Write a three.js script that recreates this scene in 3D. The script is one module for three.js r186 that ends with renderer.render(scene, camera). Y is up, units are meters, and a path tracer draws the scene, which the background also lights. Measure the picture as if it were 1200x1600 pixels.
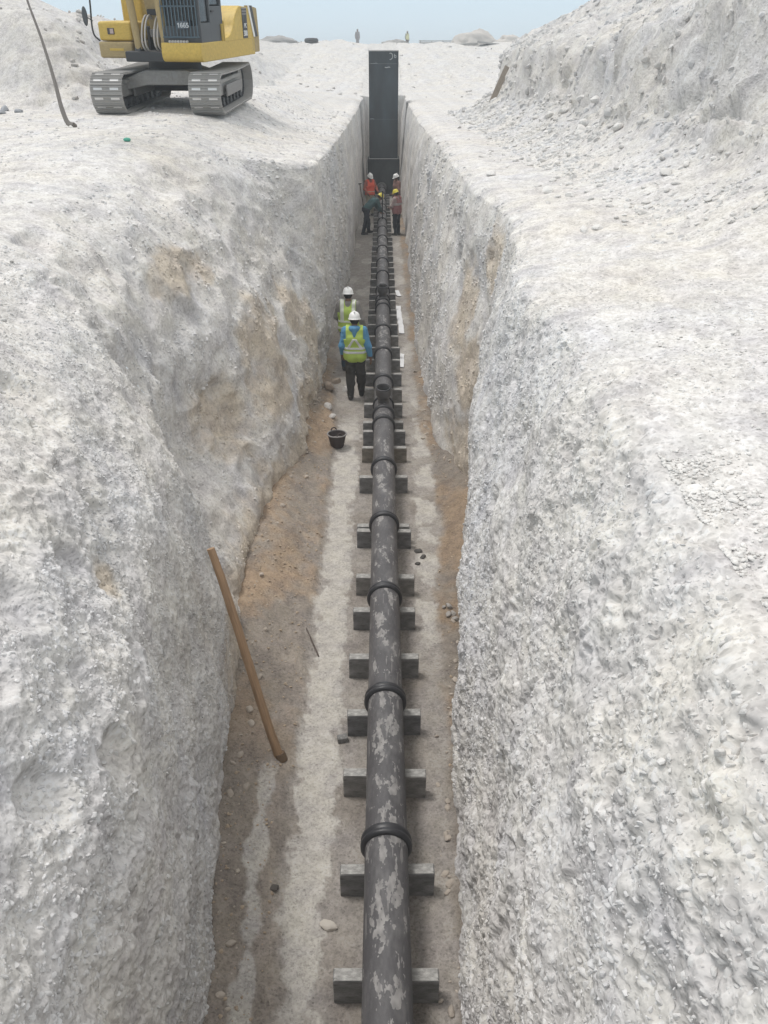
import * as THREE from 'three';
import { RoundedBoxGeometry } from 'three/addons/geometries/RoundedBoxGeometry.js';
import { mergeGeometries } from 'three/addons/utils/BufferGeometryUtils.js';
import { ImprovedNoise } from 'three/addons/math/ImprovedNoise.js';
import { TextGeometry } from 'three/addons/geometries/TextGeometry.js';
import { FontLoader } from 'three/addons/loaders/FontLoader.js';

// ------------------------------------------------------------------ camera, sky, sun, exposure
const scene = new THREE.Scene();
const camera = new THREE.PerspectiveCamera(65.24, 0.75, 0.05, 900);
camera.position.set(0, 5.67, 0);
camera.rotation.set(-Math.atan(690 / 1250), 0, 0);

const EXPOSURE = 1.25;
const SKY_HORIZON = [0.66, 0.745, 0.80], SKY_MID = [0.52, 0.675, 0.785], SKY_TOP = [0.97, 0.96, 0.945];
{
  const W = 256, Hh = 128, d = new Float32Array(W * Hh * 4);
  const mixc = (a, b, t) => a.map((v, i) => v + (b[i] - v) * t);
  for (let j = 0; j < Hh; j++) {
    const e = ((j + 0.5) / Hh - 0.5) * 180;
    let c;
    if (e < 0) c = SKY_HORIZON;
    else if (e < 8) c = mixc(SKY_HORIZON, SKY_MID, Math.pow(e / 8, 0.8));
    else c = mixc(SKY_MID, SKY_TOP, Math.min(1, (e - 8) / 38));
    for (let i = 0; i < W; i++) { const k = (j * W + i) * 4; d[k] = c[0]; d[k + 1] = c[1]; d[k + 2] = c[2]; d[k + 3] = 1; }
  }
  const sky = new THREE.DataTexture(d, W, Hh, THREE.RGBAFormat, THREE.FloatType);
  sky.mapping = THREE.EquirectangularReflectionMapping; sky.magFilter = THREE.LinearFilter; sky.minFilter = THREE.LinearFilter; sky.needsUpdate = true;
  scene.background = sky; scene.environment = sky;
}
const sun = new THREE.DirectionalLight(new THREE.Color().setRGB(1.0, 0.965, 0.925), 1.5);
sun.position.set(-14, 46, -24); sun.target.position.set(0, 3, -18);
sun.castShadow = true; sun.shadow.radius = 26; sun.shadow.mapSize.set(2048, 2048);
Object.assign(sun.shadow.camera, { left: -45, right: 45, top: 60, bottom: -60, near: 1, far: 160 });
scene.add(sun, sun.target);
scene.fog = new THREE.FogExp2(new THREE.Color().setRGB(0.80, 0.84, 0.87), 0.0028);

const renderer = new THREE.WebGLRenderer({ antialias: true });
renderer.setSize(768, 1024);
renderer.toneMapping = THREE.LinearToneMapping;
renderer.toneMappingExposure = EXPOSURE;
renderer.shadowMap.enabled = true;

// ------------------------------------------------------------------ helpers
let seed = 12345;
const rnd = () => { seed = (seed + 0x6d2b79f5) | 0; let t = Math.imul(seed ^ (seed >>> 15), 1 | seed); t = (t + Math.imul(t ^ (t >>> 7), 61 | t)) ^ t; return ((t ^ (t >>> 14)) >>> 0) / 4294967296; };
const rr = (a, b) => a + (b - a) * rnd();
const clamp = (v, a = 0, b = 1) => Math.min(b, Math.max(a, v));
const lerp = (a, b, t) => a + (b - a) * t;
const sst = (a, b, v) => { const t = clamp((v - a) / (b - a)); return t * t * (3 - 2 * t); };
const PN = new ImprovedNoise();
const N3 = (x, y, z) => PN.noise(x, y, z);
const hash3 = (x, y, z) => { let h = Math.imul(x, 374761393) ^ Math.imul(y, 668265263) ^ Math.imul(z, 2147483647 - 90101); h = Math.imul(h ^ (h >>> 13), 1274126177); h ^= h >>> 16; return (h >>> 0) / 4294967296; };
function worley(x, y, z) {            // distance to the nearest cell point
  const ix = Math.floor(x), iy = Math.floor(y), iz = Math.floor(z); let best = 9;
  for (let a = -1; a <= 1; a++) for (let b = -1; b <= 1; b++) for (let c = -1; c <= 1; c++) {
    const X = ix + a, Y = iy + b, Z = iz + c;
    const h = hash3(X, Y, Z), h2 = (h * 1013.7) % 1, h3 = (h * 7919.3) % 1;
    const dx = X + h - x, dy = Y + h2 - y, dz = Z + h3 - z, d = dx * dx + dy * dy + dz * dz;
    if (d < best) best = d;
  }
  return Math.sqrt(best);
}
function pits(x, y, z, keep) {          // depth 0..1 of scattered pits of uneven size
  const ix = Math.floor(x), iy = Math.floor(y), iz = Math.floor(z); let best = 0;
  for (let a = -1; a <= 1; a++) for (let b = -1; b <= 1; b++) for (let c = -1; c <= 1; c++) {
    const X = ix + a, Y = iy + b, Z = iz + c, h0 = hash3(X, Y, Z); if (h0 > keep) continue;
    const h = h0 / keep, h2 = (h * 1013.7) % 1, h3 = (h * 7919.3) % 1, R = 0.22 + 0.5 * ((h * 331.7) % 1);
    const dx = X + h - x, dy = Y + h2 - y, dz = Z + h3 - z, d = Math.sqrt(dx * dx + dy * dy + dz * dz) / R;
    if (d < 1) { const k = (1 - sst(0.45, 1, d)) * (0.35 + 0.65 * h3); if (k > best) best = k; }
  }
  return best;
}
const used = {};
const numbered = (n) => { const k = used[n] = (used[n] ?? -1) + 1; return k ? n + '_' + String(k).padStart(3, '0') : n; };
const C = (r, g, b) => new THREE.Color().setRGB(r, g, b);
const mat = (c, rough = 0.8, o = {}) => new THREE.MeshStandardMaterial({ color: c, roughness: rough, ...o });
function shade(o) { o.traverse((m) => { if (m.isMesh) { m.castShadow = true; m.receiveShadow = true; } }); return o; }
function tag(o, label, category, group, kind) { o.userData.label = label; o.userData.category = category; if (group) o.userData.group = group; if (kind) o.userData.kind = kind; return o; }
function thing(name, label, category, pos = [0, 0, 0], turn = 0, group) {
  const g = new THREE.Group(); g.name = numbered(name); g.position.set(...pos); g.rotation.y = turn; tag(g, label, category, group); scene.add(g); return g;
}
function part(name, geo, m, parent) { const o = new THREE.Mesh(geo, m); o.name = name; o.castShadow = o.receiveShadow = true; parent.add(o); return o; }
function solo(name, geo, m, label, category, group, pos) {
  const o = new THREE.Mesh(geo, m); o.name = numbered(name); if (pos) o.position.set(...pos); tag(o, label, category, group); o.castShadow = o.receiveShadow = true; scene.add(o); return o;
}
function struct(name, geo, m, label, category) { const o = solo(name, geo, m, label, category); o.userData.kind = 'structure'; return o; }
const plain = (g) => { const q = g.index ? g.toNonIndexed() : g; for (const k of Object.keys(q.attributes)) if (!['position', 'normal', 'uv'].includes(k)) q.deleteAttribute(k); if (!q.attributes.uv) q.setAttribute('uv', new THREE.BufferAttribute(new Float32Array(q.attributes.position.count * 2), 2)); return q; };
const merge = (a) => mergeGeometries(a.map(plain));
const bx = (w, h, d, x = 0, y = 0, z = 0, r = 0.01) => new RoundedBoxGeometry(w, h, d, 1, Math.min(r, w / 2.1, h / 2.1, d / 2.1)).translate(x, y, z);
const V = (x, y, z) => new THREE.Vector3(x, y, z);
function bar(a, b, r, r2 = r, seg = 10) {
  const A = V(...a), B = V(...b), L = A.distanceTo(B), g = new THREE.CylinderGeometry(r2, r, L, seg);
  g.translate(0, L / 2, 0); g.applyQuaternion(new THREE.Quaternion().setFromUnitVectors(V(0, 1, 0), B.clone().sub(A).normalize())); return g.translate(A.x, A.y, A.z);
}
const tube = (pts, r, seg = 24, rs = 6) => new THREE.TubeGeometry(new THREE.CatmullRomCurve3(pts.map((p) => V(...p))), seg, r, rs);
function tileNoise(n, base, octaves, gain, s0) {      // tileable value noise, n x n, 0..1
  const out = new Float32Array(n * n); let amp = 1, tot = 0;
  for (let o = 0; o < octaves; o++) {
    const P = base << o; if (P > n) break;
    for (let j = 0; j < n; j++) {
      const v = j / n * P, jy = Math.floor(v), fy = v - jy, wy = fy * fy * (3 - 2 * fy);
      for (let i = 0; i < n; i++) {
        const u = i / n * P, ix = Math.floor(u), fx = u - ix, wx = fx * fx * (3 - 2 * fx);
        const a = hash3(ix % P, jy % P, s0 + o), b = hash3((ix + 1) % P, jy % P, s0 + o), c = hash3(ix % P, (jy + 1) % P, s0 + o), d = hash3((ix + 1) % P, (jy + 1) % P, s0 + o);
        out[j * n + i] += amp * lerp(lerp(a, b, wx), lerp(c, d, wx), wy);
      }
    }
    tot += amp; amp *= gain;
  }
  for (let i = 0; i < out.length; i++) out[i] /= tot;
  return out;
}
function dataTex(n, m, fn, srgb, wrap = true) {
  const d = new Uint8Array(n * m * 4);
  for (let j = 0; j < m; j++) for (let i = 0; i < n; i++) { const c = fn(i, j), k = (j * n + i) * 4; d[k] = clamp(c[0]) * 255; d[k + 1] = clamp(c[1]) * 255; d[k + 2] = clamp(c[2]) * 255; d[k + 3] = 255; }
  const t = new THREE.DataTexture(d, n, m); t.magFilter = THREE.LinearFilter; t.minFilter = THREE.LinearMipmapLinearFilter; t.generateMipmaps = true;
  if (wrap) t.wrapS = t.wrapT = THREE.RepeatWrapping; if (srgb) t.colorSpace = THREE.SRGBColorSpace; t.needsUpdate = true; return t;
}

// ------------------------------------------------------------------ earth: cut profile read from the photograph
// rows: z, x of the wall foot, x at 1.4 m, x at 2.8 m, x of the rim
const LEFT = [
  [6, -1.2, -1.25, -1.34, -1.9], [-1.5, -1.2, -1.22, -1.36, -2.1], [-3, -1.24, -1.27, -1.5, -2.5], [-4.7, -1.38, -1.45, -1.8, -3.0], [-6.2, -1.5, -1.55, -2.1, -3.35],
  [-6.9, -1.52, -1.66, -2.25, -3.5], [-7.5, -1.6, -2.3, -2.48, -3.6], [-8.8, -1.68, -2.5, -2.7, -3.75], [-10.2, -1.58, -2.3, -2.62, -3.8], [-11, -1.5, -1.9, -2.45, -3.8], [-12.2, -1.4, -1.62, -2.25, -3.7], [-13.6, -1.36, -1.62, -2.2, -3.5], [-15.4, -1.3, -1.5, -2.05, -3.2],
  [-16.2, -1.29, -1.42, -1.9, -2.8], [-16.8, -1.27, -1.28, -1.32, -1.55], [-17.4, -1.26, -1.27, -1.29, -1.38], [-25, -1.12, -1.15, -1.19, -1.27], [-40, -1.04, -1.07, -1.1, -1.17], [-140, -1.04, -1.07, -1.1, -1.17]];
const RIGHT = [
  [6, 0.6, 0.68, 0.75, 1.05], [-1.2, 0.58, 0.66, 0.74, 1.1], [-2.6, 0.57, 0.63, 0.75, 1.16], [-4.4, 0.55, 0.65, 0.82, 1.26], [-5.4, 0.62, 0.7, 0.87, 1.28], [-7, 0.85, 0.84, 0.9, 1.2],
  [-8, 0.98, 0.95, 0.99, 1.22], [-9, 1.2, 1.2, 1.26, 1.42], [-10.5, 1.4, 1.36, 1.42, 1.62], [-11.8, 1.1, 1.22, 1.36, 1.56], [-12.9, 0.82, 0.98, 1.2, 1.42], [-18, 0.76, 0.9, 1.12, 1.38],
  [-22, 0.78, 0.9, 1.1, 1.42], [-30, 0.85, 0.95, 1.05, 1.26], [-50, 0.86, 0.92, 0.98, 1.12], [-140, 0.86, 0.92, 0.98, 1.12]];
function lin(T, z, k) { let i = 0; while (i < T.length - 2 && T[i + 1][0] > z) i++; return lerp(T[i][k], T[i + 1][k], clamp((T[i][0] - z) / (T[i][0] - T[i + 1][0]))); }
function prof(T, z, k) { let s = 0; for (let i = -3; i <= 3; i++) s += lin(T, z + i * 0.08, k); return s / 7; }
const TOE = (q) => 3.15 + 0.16 * Math.sin(q * 0.33);
function H(x, z) {                       // undisturbed height of the ground above the trench floor
  const q = -z;
  let y = 4.1 + 0.3 * sst(25, 50, q) + 3.6 * sst(50, 97, q);
  y += sst(52, 62, q) * (0.35 * N3(x * 0.28, 1, z * 0.2) + 0.22 * N3(x * 0.8, 2, z * 0.5));
  if (x < 0) {
    const a = -x;
    y += 0.58 * sst(1.5, 4.6, a) * sst(7, 17, q) * (1 - 0.7 * sst(32, 50, q)) + 0.10 * sst(1.5, 5, a) * (1 - sst(7, 17, q));
    y += 0.36 * sst(18, 27, q) * sst(2.4, 4.6, a) * (1 - sst(36, 55, q));
    const m = sst(22.8, 26, q - 0.12 * (a - 9) + 0.5 * N3(x * 0.5, 3, z * 0.5)) * sst(6.6, 10, a + 0.4 * N3(x * 0.4, 9, z * 0.4)) * (1 - sst(60, 75, q));
    y += m * 2.15;
    y += 2.0 * Math.max(0, 1 - Math.hypot(x + 17.2, z + 41) / 5.5) * m + 1.5 * Math.max(0, 1 - Math.hypot(x + 17.2, z + 51) / 4.5) * m + 1.6 * Math.max(0, 1 - Math.hypot(x + 22, z + 40) / 6) * m;
  } else {
    const e = x - TOE(q) - 0.35 * N3(x * 0.6, 1, z * 0.45);
    if (e > -0.6) {
      const end = 1 - sst(34.5, 37.5, q + 1.2 * N3(x, 5, z * 0.3));
      const lip = 0.15 * N3(z * 1.3, 7, 2) + 0.22 * N3(z * 0.4, 2, 7);
      let p = 1.15 * Math.pow(sst(-0.6, 2.2, e), 1.2);
      p += (1.2 + lip) * sst(1.2 + lip, 1.75 + lip * 1.3, e);
      if (e > 1.8) p += 0.5 * Math.min(e - 1.8, 5.5) * (0.75 + 0.25 * sst(8, 30, q));
      y += p * end;
    }
    y += 0.12 * sst(1.2, 3, x) * (1 - sst(4, 9, Math.abs(q - 9)));
  }
  return y;
}
const SPLIT = -8, rowsZ = [], nearZ = [], farZ = [], nearBench = [], farBench = [];
{ let z = 6; while (z > 0.4) { rowsZ.push(z); nearZ.push(z); z -= 0.2; } const zs = z; while (z > -150) { rowsZ.push(z); if (z < SPLIT) farZ.push(z); z -= Math.max(0.021, 0.0062 * Math.abs(z)) * (z < -100 ? 3 : 1); } rowsZ.push(-150); farZ.push(-150); farZ.unshift(SPLIT);
  for (z = zs; z > SPLIT; z -= z > -0.8 ? 0.03 : Math.max(0.0125, 0.0036 * Math.abs(z))) nearZ.push(z); nearZ.push(SPLIT);
  let d = 0.012; while (d < 90) { nearBench.push(d); d += d < 1.3 ? 0.0135 : d < 3.5 ? 0.028 : 0.05 + (d - 3.5) * 0.1; }
  d = 0.02; while (d < 90) { farBench.push(d); d += d < 2.5 ? 0.03 : d < 8 ? 0.045 + (d - 2.5) * 0.018 : 0.1 + d * 0.07; } }
// scoops of the digger's teeth on the cut faces: side, height, z, radius, depth, tilt
const SCOOPS = [[-1, 3.4, -3.2, 0.2, 0.09], [-1, 2.6, -2.95, 0.15, 0.08], [-1, 3.4, -2.7, 0.17, 0.08], [-1, 2.9, -2.45, 0.16, 0.07], [-1, 2.2, -3.1, 0.15, 0.06], [-1, 3.1, -3.9, 0.22, 0.07], [-1, 3.65, -5.4, 0.22, 0.08],
  [-1, 2.6, -3.7, 0.13, 0.06], [-1, 2.0, -2.5, 0.14, 0.05], [-1, 3.0, -4.7, 0.14, 0.06], [-1, 1.6, -10.2, 0.5, 0.1],
  [1, 2.6, -3.3, 0.15, 0.05], [1, 1.9, -3.5, 0.16, 0.05], [1, 3.2, -4.2, 0.12, 0.05], [1, 3.4, -11.2, 0.35, 0.12], [1, 2.9, -13.5, 0.3, 0.1], [1, 3.2, -15.2, 0.3, 0.08]];
// ochre seams in the chalky marl: side, height, z, radius in height, radius in z
const OCHRE = [[-1, 2.1, -12.3, 0.5, 1.1], [-1, 1.35, -11.9, 0.55, 0.9], [-1, 1.5, -10.1, 0.5, 0.7], [-1, 3.3, -10.9, 0.3, 0.9], [-1, 1.9, -14.6, 0.5, 0.6], [-1, 0.3, -9.2, 0.5, 2.2], [-1, 0.3, -13.2, 0.55, 2.4], [-1, 1.2, -15.2, 0.8, 0.7],
  [-1, 2.9, -4.2, 0.13, 0.14], [-1, 0.5, -6.6, 0.6, 0.8], [1, 1.7, -11.4, 0.6, 0.9], [1, 3.5, -11, 0.5, 0.6], [1, 0.5, -11, 0.6, 1.2], [1, 0.35, -7.8, 0.35, 1.4], [1, 2.4, -12.4, 0.8, 0.5]];
const grids = {};
function buildBank(side, rowsZ, WALLN, bench) {
  const T = side < 0 ? LEFT : RIGHT, nr = rowsZ.length, nc = WALLN + bench.length, P = new Float32Array(nr * nc * 3), UV = new Float32Array(nr * nc * 2), COL = new Float32Array(nr * nc * 3);
  const wm = new Float32Array(nr * nc);
  for (let i = 0; i < nr; i++) {
    const z = rowsZ[i], f = prof(T, z, 1), a = prof(T, z, 2), b = prof(T, z, 3), r = prof(T, z, 4), rh = H(r, z) - 0.1;
    const lip = f + (a - f) * (side < 0 ? 0.14 : 0.39), K = [[-0.4, f], [0, f], [0.55, lip], [1.4, a], [2.8, b], [rh, r]];
    let arc = 0, px = 0, py = 0;
    for (let j = 0; j < nc; j++) {
      let x, y;
      if (j < WALLN) {
        y = lerp(-0.4, rh, Math.pow(j / (WALLN - 1), 0.95));
        let k = 0; while (k < 4 && K[k + 1][0] < y) k++;
        const t = clamp((y - K[k][0]) / (K[k + 1][0] - K[k][0]));
        const m0 = k > 0 ? (K[k + 1][1] - K[k - 1][1]) / (K[k + 1][0] - K[k - 1][0]) : 0, m1 = k < 4 ? (K[k + 2][1] - K[k][1]) / (K[k + 2][0] - K[k][0]) : (K[5][1] - K[4][1]) / (K[5][0] - K[4][0]) * (side < 0 ? 2.3 : 1.9);
        const L = K[k + 1][0] - K[k][0], t2 = t * t, t3 = t2 * t;
        x = (2 * t3 - 3 * t2 + 1) * K[k][1] + (t3 - 2 * t2 + t) * m0 * L + (-2 * t3 + 3 * t2) * K[k + 1][1] + (t3 - t2) * m1 * L;
        wm[i * nc + j] = 1;
      } else {
        const d = bench[j - WALLN]; x = r + side * d; y = H(x, z) - 0.1 * Math.exp(-d / 0.16);
        wm[i * nc + j] = 1 - 0.72 * sst(0, 0.45, d);
        const e = side > 0 ? x - TOE(-z) : -1; if (e > 0.3) wm[i * nc + j] = 0.28 + 0.5 * sst(0.8, 1.5, e) * (1 - 0.5 * sst(2.2, 3.2, e));
        if (side < 0 && -x > 7 && -z > 22) wm[i * nc + j] = 0.75;
      }
      if (j) arc += Math.hypot(x - px, y - py); px = x; py = y;
      const k = i * nc + j; P[k * 3] = x; P[k * 3 + 1] = y; P[k * 3 + 2] = z; UV[k * 2] = arc / 1.7; UV[k * 2 + 1] = z / 1.7;
    }
  }
  // relief along the surface normal
  const Q = new Float32Array(P.length), A = V(0, 0, 0), B = V(0, 0, 0);
  for (let i = 0; i < nr; i++) for (let j = 0; j < nc; j++) {
    const k = i * nc + j, i0 = Math.max(0, i - 1), i1 = Math.min(nr - 1, i + 1), j0 = Math.max(0, j - 1), j1 = Math.min(nc - 1, j + 1);
    const k0 = (i * nc + j0) * 3, k1 = (i * nc + j1) * 3, l0 = (i0 * nc + j) * 3, l1 = (i1 * nc + j) * 3;
    A.set(P[k1] - P[k0], P[k1 + 1] - P[k0 + 1], P[k1 + 2] - P[k0 + 2]); B.set(P[l1] - P[l0], P[l1 + 1] - P[l0 + 1], P[l1 + 2] - P[l0 + 2]);
    A.cross(B).normalize(); if (A.y < -0.2 || (Math.abs(A.y) < 0.6 && A.x * side > 0)) A.negate();
    const x = P[k * 3], y = P[k * 3 + 1], z = P[k * 3 + 2], q = -z, sp = Math.abs(rowsZ[i1] - rowsZ[i0]) / 2, sx = j >= WALLN ? (bench[Math.min(j - WALLN + 1, bench.length - 1)] - bench[j - WALLN]) : 4.4 / WALLN, w = wm[k];
    const S = Math.max(sp, sx), fo = (wl) => clamp(wl / (2.6 * S) - 0.3);
    let d = 0;
    d += 0.10 * N3(x * 0.55, y * 0.55, z * 0.55 + 5) * w + 0.05 * N3(x * 0.35 + 9, 4, z * 0.35) * (1 - w);
    d += 0.07 * w * N3(x * 1.6 + 3, y * 1.6, z * 1.6) * fo(0.6);
    const soft = side < 0 ? 0.75 + 0.5 * N3(x * 0.7, y * 0.7 + 31, z * 0.7) : 0.8 + 0.5 * N3(x * 0.7, y * 0.7 + 31, z * 0.7);     // smoother and rougher patches
    d += 0.03 * w * soft * N3(x * 4.4, y * 4.4 + 7, z * 4.4) * fo(0.23);
    d += 0.022 * w * soft * N3(x * 10, y * 10, z * 10 + 3) * fo(0.1);
    d += 0.014 * (0.35 + w) * soft * N3(x * 21, y * 21, z * 21) * fo(0.05);
    if (fo(0.026) > 0) d += (0.008 * w + 0.005) * N3(x * 41, y * 41 + 2, z * 41) * fo(0.026) - (0.015 * w + 0.006) * pits(x * 30, y * 30, z * 30 + 6, 0.4) * fo(0.03);
    const rdg = 1 - Math.abs(N3(x * 3.1 + 8, y * 2.4, z * 3.1)) * 2; d += 0.018 * w * soft * rdg * Math.abs(rdg) * fo(0.3);                 // broken ledges
    if (fo(0.12) > 0) {
      const j1 = 0.5 * N3(x * 9, y * 9, z * 9), c1 = pits(x * 6.5 + j1, y * 5 + j1, z * 6.5, 0.4), c2 = pits(x * 14 + j1, y * 13, z * 14 + j1, 0.42);
      d -= w * soft * 0.04 * c1 * fo(0.12);
      d -= w * soft * 0.022 * c2 * fo(0.06);
      d += (1 - w) * 0.03 * c2 * sst(-0.05, 0.35, N3(x * 0.8, 8, z * 0.8 + 12));                    // clods and crumbs on the bench
    }
    if (q > 12 && w > 0.88) d += sst(0.88, 1, w) * 0.05 * N3(x * 2.2, y * 0.35, z * 2.2) * sst(12, 18, q);                          // upright tooth marks in the far walls
    const onWall = sst(0.88, 1, w), mnd = j >= WALLN && bench[j - WALLN] > 0.9 ? sst(0.3, 0.55, w) : 0; if (mnd > 0) {                // spoil: clods, slumps and broken ledges
      const lg = 1 - 2 * Math.abs(N3(x * 0.7, y * 2.2, z * 0.7 + 40));
      d += mnd * (0.16 * N3(x * 0.9, y * 0.7, z * 0.9) + 0.1 * N3(x * 2.3, y * 2.3, z * 2.3) * fo(0.4) + 0.09 * N3(x * 5, y * 5, z * 5) * fo(0.2) + 0.1 * lg * Math.abs(lg) * fo(0.5) - 0.16 * pits(x * 1.7, y * 1.6, z * 1.7, 0.5) * fo(0.5) - 0.1 * pits(x * 3.6, y * 2.8, z * 3.6, 0.5) * fo(0.25) + 0.1 * pits(x * 4.4 + 9, y * 4.4, z * 4.4, 0.4) * fo(0.2));
    }
    // low slumps and broken edges on the rolling left slope
    if (side < 0 && q > 6 && q < 17 && onWall > 0) { const lg = 1 - 2 * Math.abs(N3(x * 1.3, y * 1.3 + 5, z * 1.1 + 60)); d += onWall * sst(6, 8, q) * (0.045 * lg * Math.abs(lg) - 0.06 * pits(x * 1.5, y * 1.6, z * 1.4 + 3, 0.45) + 0.05 * N3(x * 3.2, y * 3.2, z * 3.2 + 12)); }
    // wheel and blade ruts on the bench, running with the trench
    if (w < 0.95) d += sst(0.95, 0.4, w) * (0.035 * N3(x * 2.6, 2, z * 0.25) * sst(3.5, 1.5, Math.abs(x) - 2) + 0.03 * N3(x * 0.9, 1, z * 3.2) * fo(0.3) + 0.02 * N3(x * 5, 3, z * 7) * fo(0.2));
    for (const s of SCOOPS) if (s[0] === side && onWall > 0) {
      const dy = (y - s[1]) / s[3], dz = (z - s[2]) / s[3], rq = dy * dy + dz * dz + 0.5 * N3(y * 5, z * 5, s[1]);
      if (rq < 1.3) d -= onWall * s[4] * (1 - sst(0.25, 1.1, rq)) * (0.55 + 0.6 * clamp(0.5 + dy));
    }
    Q[k * 3] = x + A.x * d; Q[k * 3 + 1] = y + A.y * d; Q[k * 3 + 2] = z + A.z * d;
    // colour of the marl itself
    let n = N3(x * 1.3, y * 1.3, z * 1.3 + 20) * 0.5 + N3(x * 5, y * 5, z * 5 + 20) * 0.3 * fo(0.2) + N3(x * 19, y * 19, z * 19) * 0.4 * fo(0.05);
    const mound = side > 0 ? sst(0.2, 1.2, x - TOE(q)) * (1 - sst(34, 38, q)) : sst(6.5, 9, -x) * sst(21, 25, q); let v = 0.645 * (1 - 0.1 * mound) + 0.07 * n, r = v * 1.012, g = v * 0.995, b = v * 0.979;
    const hue = 0.05 * N3(x * 0.6 + 5, y * 0.8, z * 0.6) + 0.03 * N3(x * 2.6, y * 2.6, z * 2.6 + 90); r *= 1 + 0.45 * hue; b *= 1 - 0.9 * hue;
    let o = 0;
    if (onWall > 0) for (const s of OCHRE) if (s[0] === side) { const dd = ((y - s[1]) / s[3]) ** 2 + ((z - s[2]) / s[4]) ** 2; if (dd < 2.5) o = Math.max(o, 1 - sst(0.2, 1.5, dd + 0.9 * N3(x * 2.4, y * 2.4, z * 2.4) + 0.5 * N3(x * 9, y * 9, z * 9))); }
    o *= onWall; r = lerp(r, 0.57, o * 0.75); g = lerp(g, 0.49, o * 0.75); b = lerp(b, 0.39, o * 0.75);
    const damp = side < 0 ? sst(0.15, 0.45, N3(x * 0.9, y * 0.9 + 3, z * 0.9 + 71)) * w * 0.1 : 0; r *= 1 - damp; g *= 1 - damp; b *= 1 - damp;
    COL[k * 3] = r; COL[k * 3 + 1] = g; COL[k * 3 + 2] = b;
  }
  const I = new Uint32Array((nr - 1) * (nc - 1) * 6); let n = 0;
  for (let i = 0; i < nr - 1; i++) for (let j = 0; j < nc - 1; j++) { const a = i * nc + j, b = a + 1, c = a + nc, d = c + 1; if (side > 0) { I[n++] = a; I[n++] = b; I[n++] = c; I[n++] = b; I[n++] = d; I[n++] = c; } else { I[n++] = a; I[n++] = c; I[n++] = b; I[n++] = b; I[n++] = c; I[n++] = d; } }
  const g = new THREE.BufferGeometry();
  g.setAttribute('position', new THREE.BufferAttribute(Q, 3)); g.setAttribute('uv', new THREE.BufferAttribute(UV, 2)); g.setAttribute('color', new THREE.BufferAttribute(COL, 3)); g.setIndex(new THREE.BufferAttribute(I, 1)); g.computeVertexNormals();
  (grids[side] ||= []).push({ Q, nc, rowsZ, WALLN, COL });
  return g;
}
function rowAt(z, R = rowsZ) { let a = 0, b = R.length - 1; while (b - a > 1) { const m = (a + b) >> 1; if (R[m] > z) a = m; else b = m; } return a; }
function groundY(x, z) {                // height of the built bank under a point outside the cut
  const { Q, nc, rowsZ: R, WALLN: W } = grids[x < 0 ? -1 : 1][z > SPLIT ? 0 : 1], i = rowAt(z, R); let best = 9, y = 0;
  for (let j = W - 3; j < nc; j++) { const k = (i * nc + j) * 3, d = Math.abs(Q[k] - x); if (d < best) { best = d; y = Q[k + 1]; } } return y;
}
function tileCells(n, P, s0, keep, r0, r1) {           // tileable field of round grains, 0..1
  const out = new Float32Array(n * n);
  for (let j = 0; j < n; j++) for (let i = 0; i < n; i++) {
    const u = i / n * P, v = j / n * P, iu = Math.floor(u), iv = Math.floor(v); let best = 0;
    for (let a = -1; a <= 1; a++) for (let b = -1; b <= 1; b++) {
      const X = iu + a, Y = iv + b, hx = ((X % P) + P) % P, hy = ((Y % P) + P) % P, h = hash3(hx, hy, s0); if (h > keep) continue;
      const q = h / keep, px = X + ((q * 71.3) % 1), py = Y + ((q * 193.7) % 1), rad = lerp(r0, r1, (q * 401.9) % 1), el = 0.7 + 0.6 * ((q * 57.1) % 1), dx = (u - px) * el, dy = (v - py) / el, d = (dx * dx + dy * dy) / (rad * rad);
      if (d < 1) { const k = Math.sqrt(1 - d) * (0.4 + 0.6 * ((q * 877.7) % 1)); if (k > best) best = k; }
    }
    out[j * n + i] = best;
  }
  return out;
}
const earthFine = (() => {
  const n = 1024, a = tileNoise(n, 16, 6, 0.62, 11), b = tileNoise(n, 64, 4, 0.7, 23), c = tileNoise(n, 8, 4, 0.5, 37), g1 = tileCells(n, 34, 3, 0.6, 0.25, 0.62), g2 = tileCells(n, 80, 7, 0.7, 0.25, 0.65), p1 = tileCells(n, 42, 13, 0.4, 0.2, 0.6), p2 = tileCells(n, 90, 19, 0.4, 0.2, 0.6);
  const h = new Float32Array(n * n * 4);
  for (let i = 0; i < n * n; i++) { const w = sst(0.42, 0.58, c[i]); const v = 0.5 + 0.22 * (a[i] - 0.5) + 0.22 * (b[i] - 0.5) + 0.26 * g1[i] * w + 0.2 * g2[i] - 0.32 * p1[i] * (1 - 0.5 * w) - 0.24 * p2[i]; h[i * 4] = h[i * 4 + 1] = h[i * 4 + 2] = v; h[i * 4 + 3] = 1; }
  const bump = new THREE.DataTexture(h, n, n, THREE.RGBAFormat, THREE.FloatType); bump.wrapS = bump.wrapT = THREE.RepeatWrapping; bump.magFilter = THREE.LinearFilter; bump.minFilter = THREE.LinearFilter; bump.needsUpdate = true;
  const col = dataTex(n, n, (i, j) => { const k = j * n + i, v = 0.93 + 0.22 * (a[k] - 0.5) + 0.2 * (b[k] - 0.5) + 0.14 * (c[k] - 0.5) - 0.14 * sst(0.35, 0.5, p1[k]) * b[k] + 0.06 * g1[k] - 0.1 * p2[k]; return [v + 0.008, v, v - 0.008 - 0.04 * (c[k] - 0.5)]; }, true);
  return { bump, col };
})();
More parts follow.
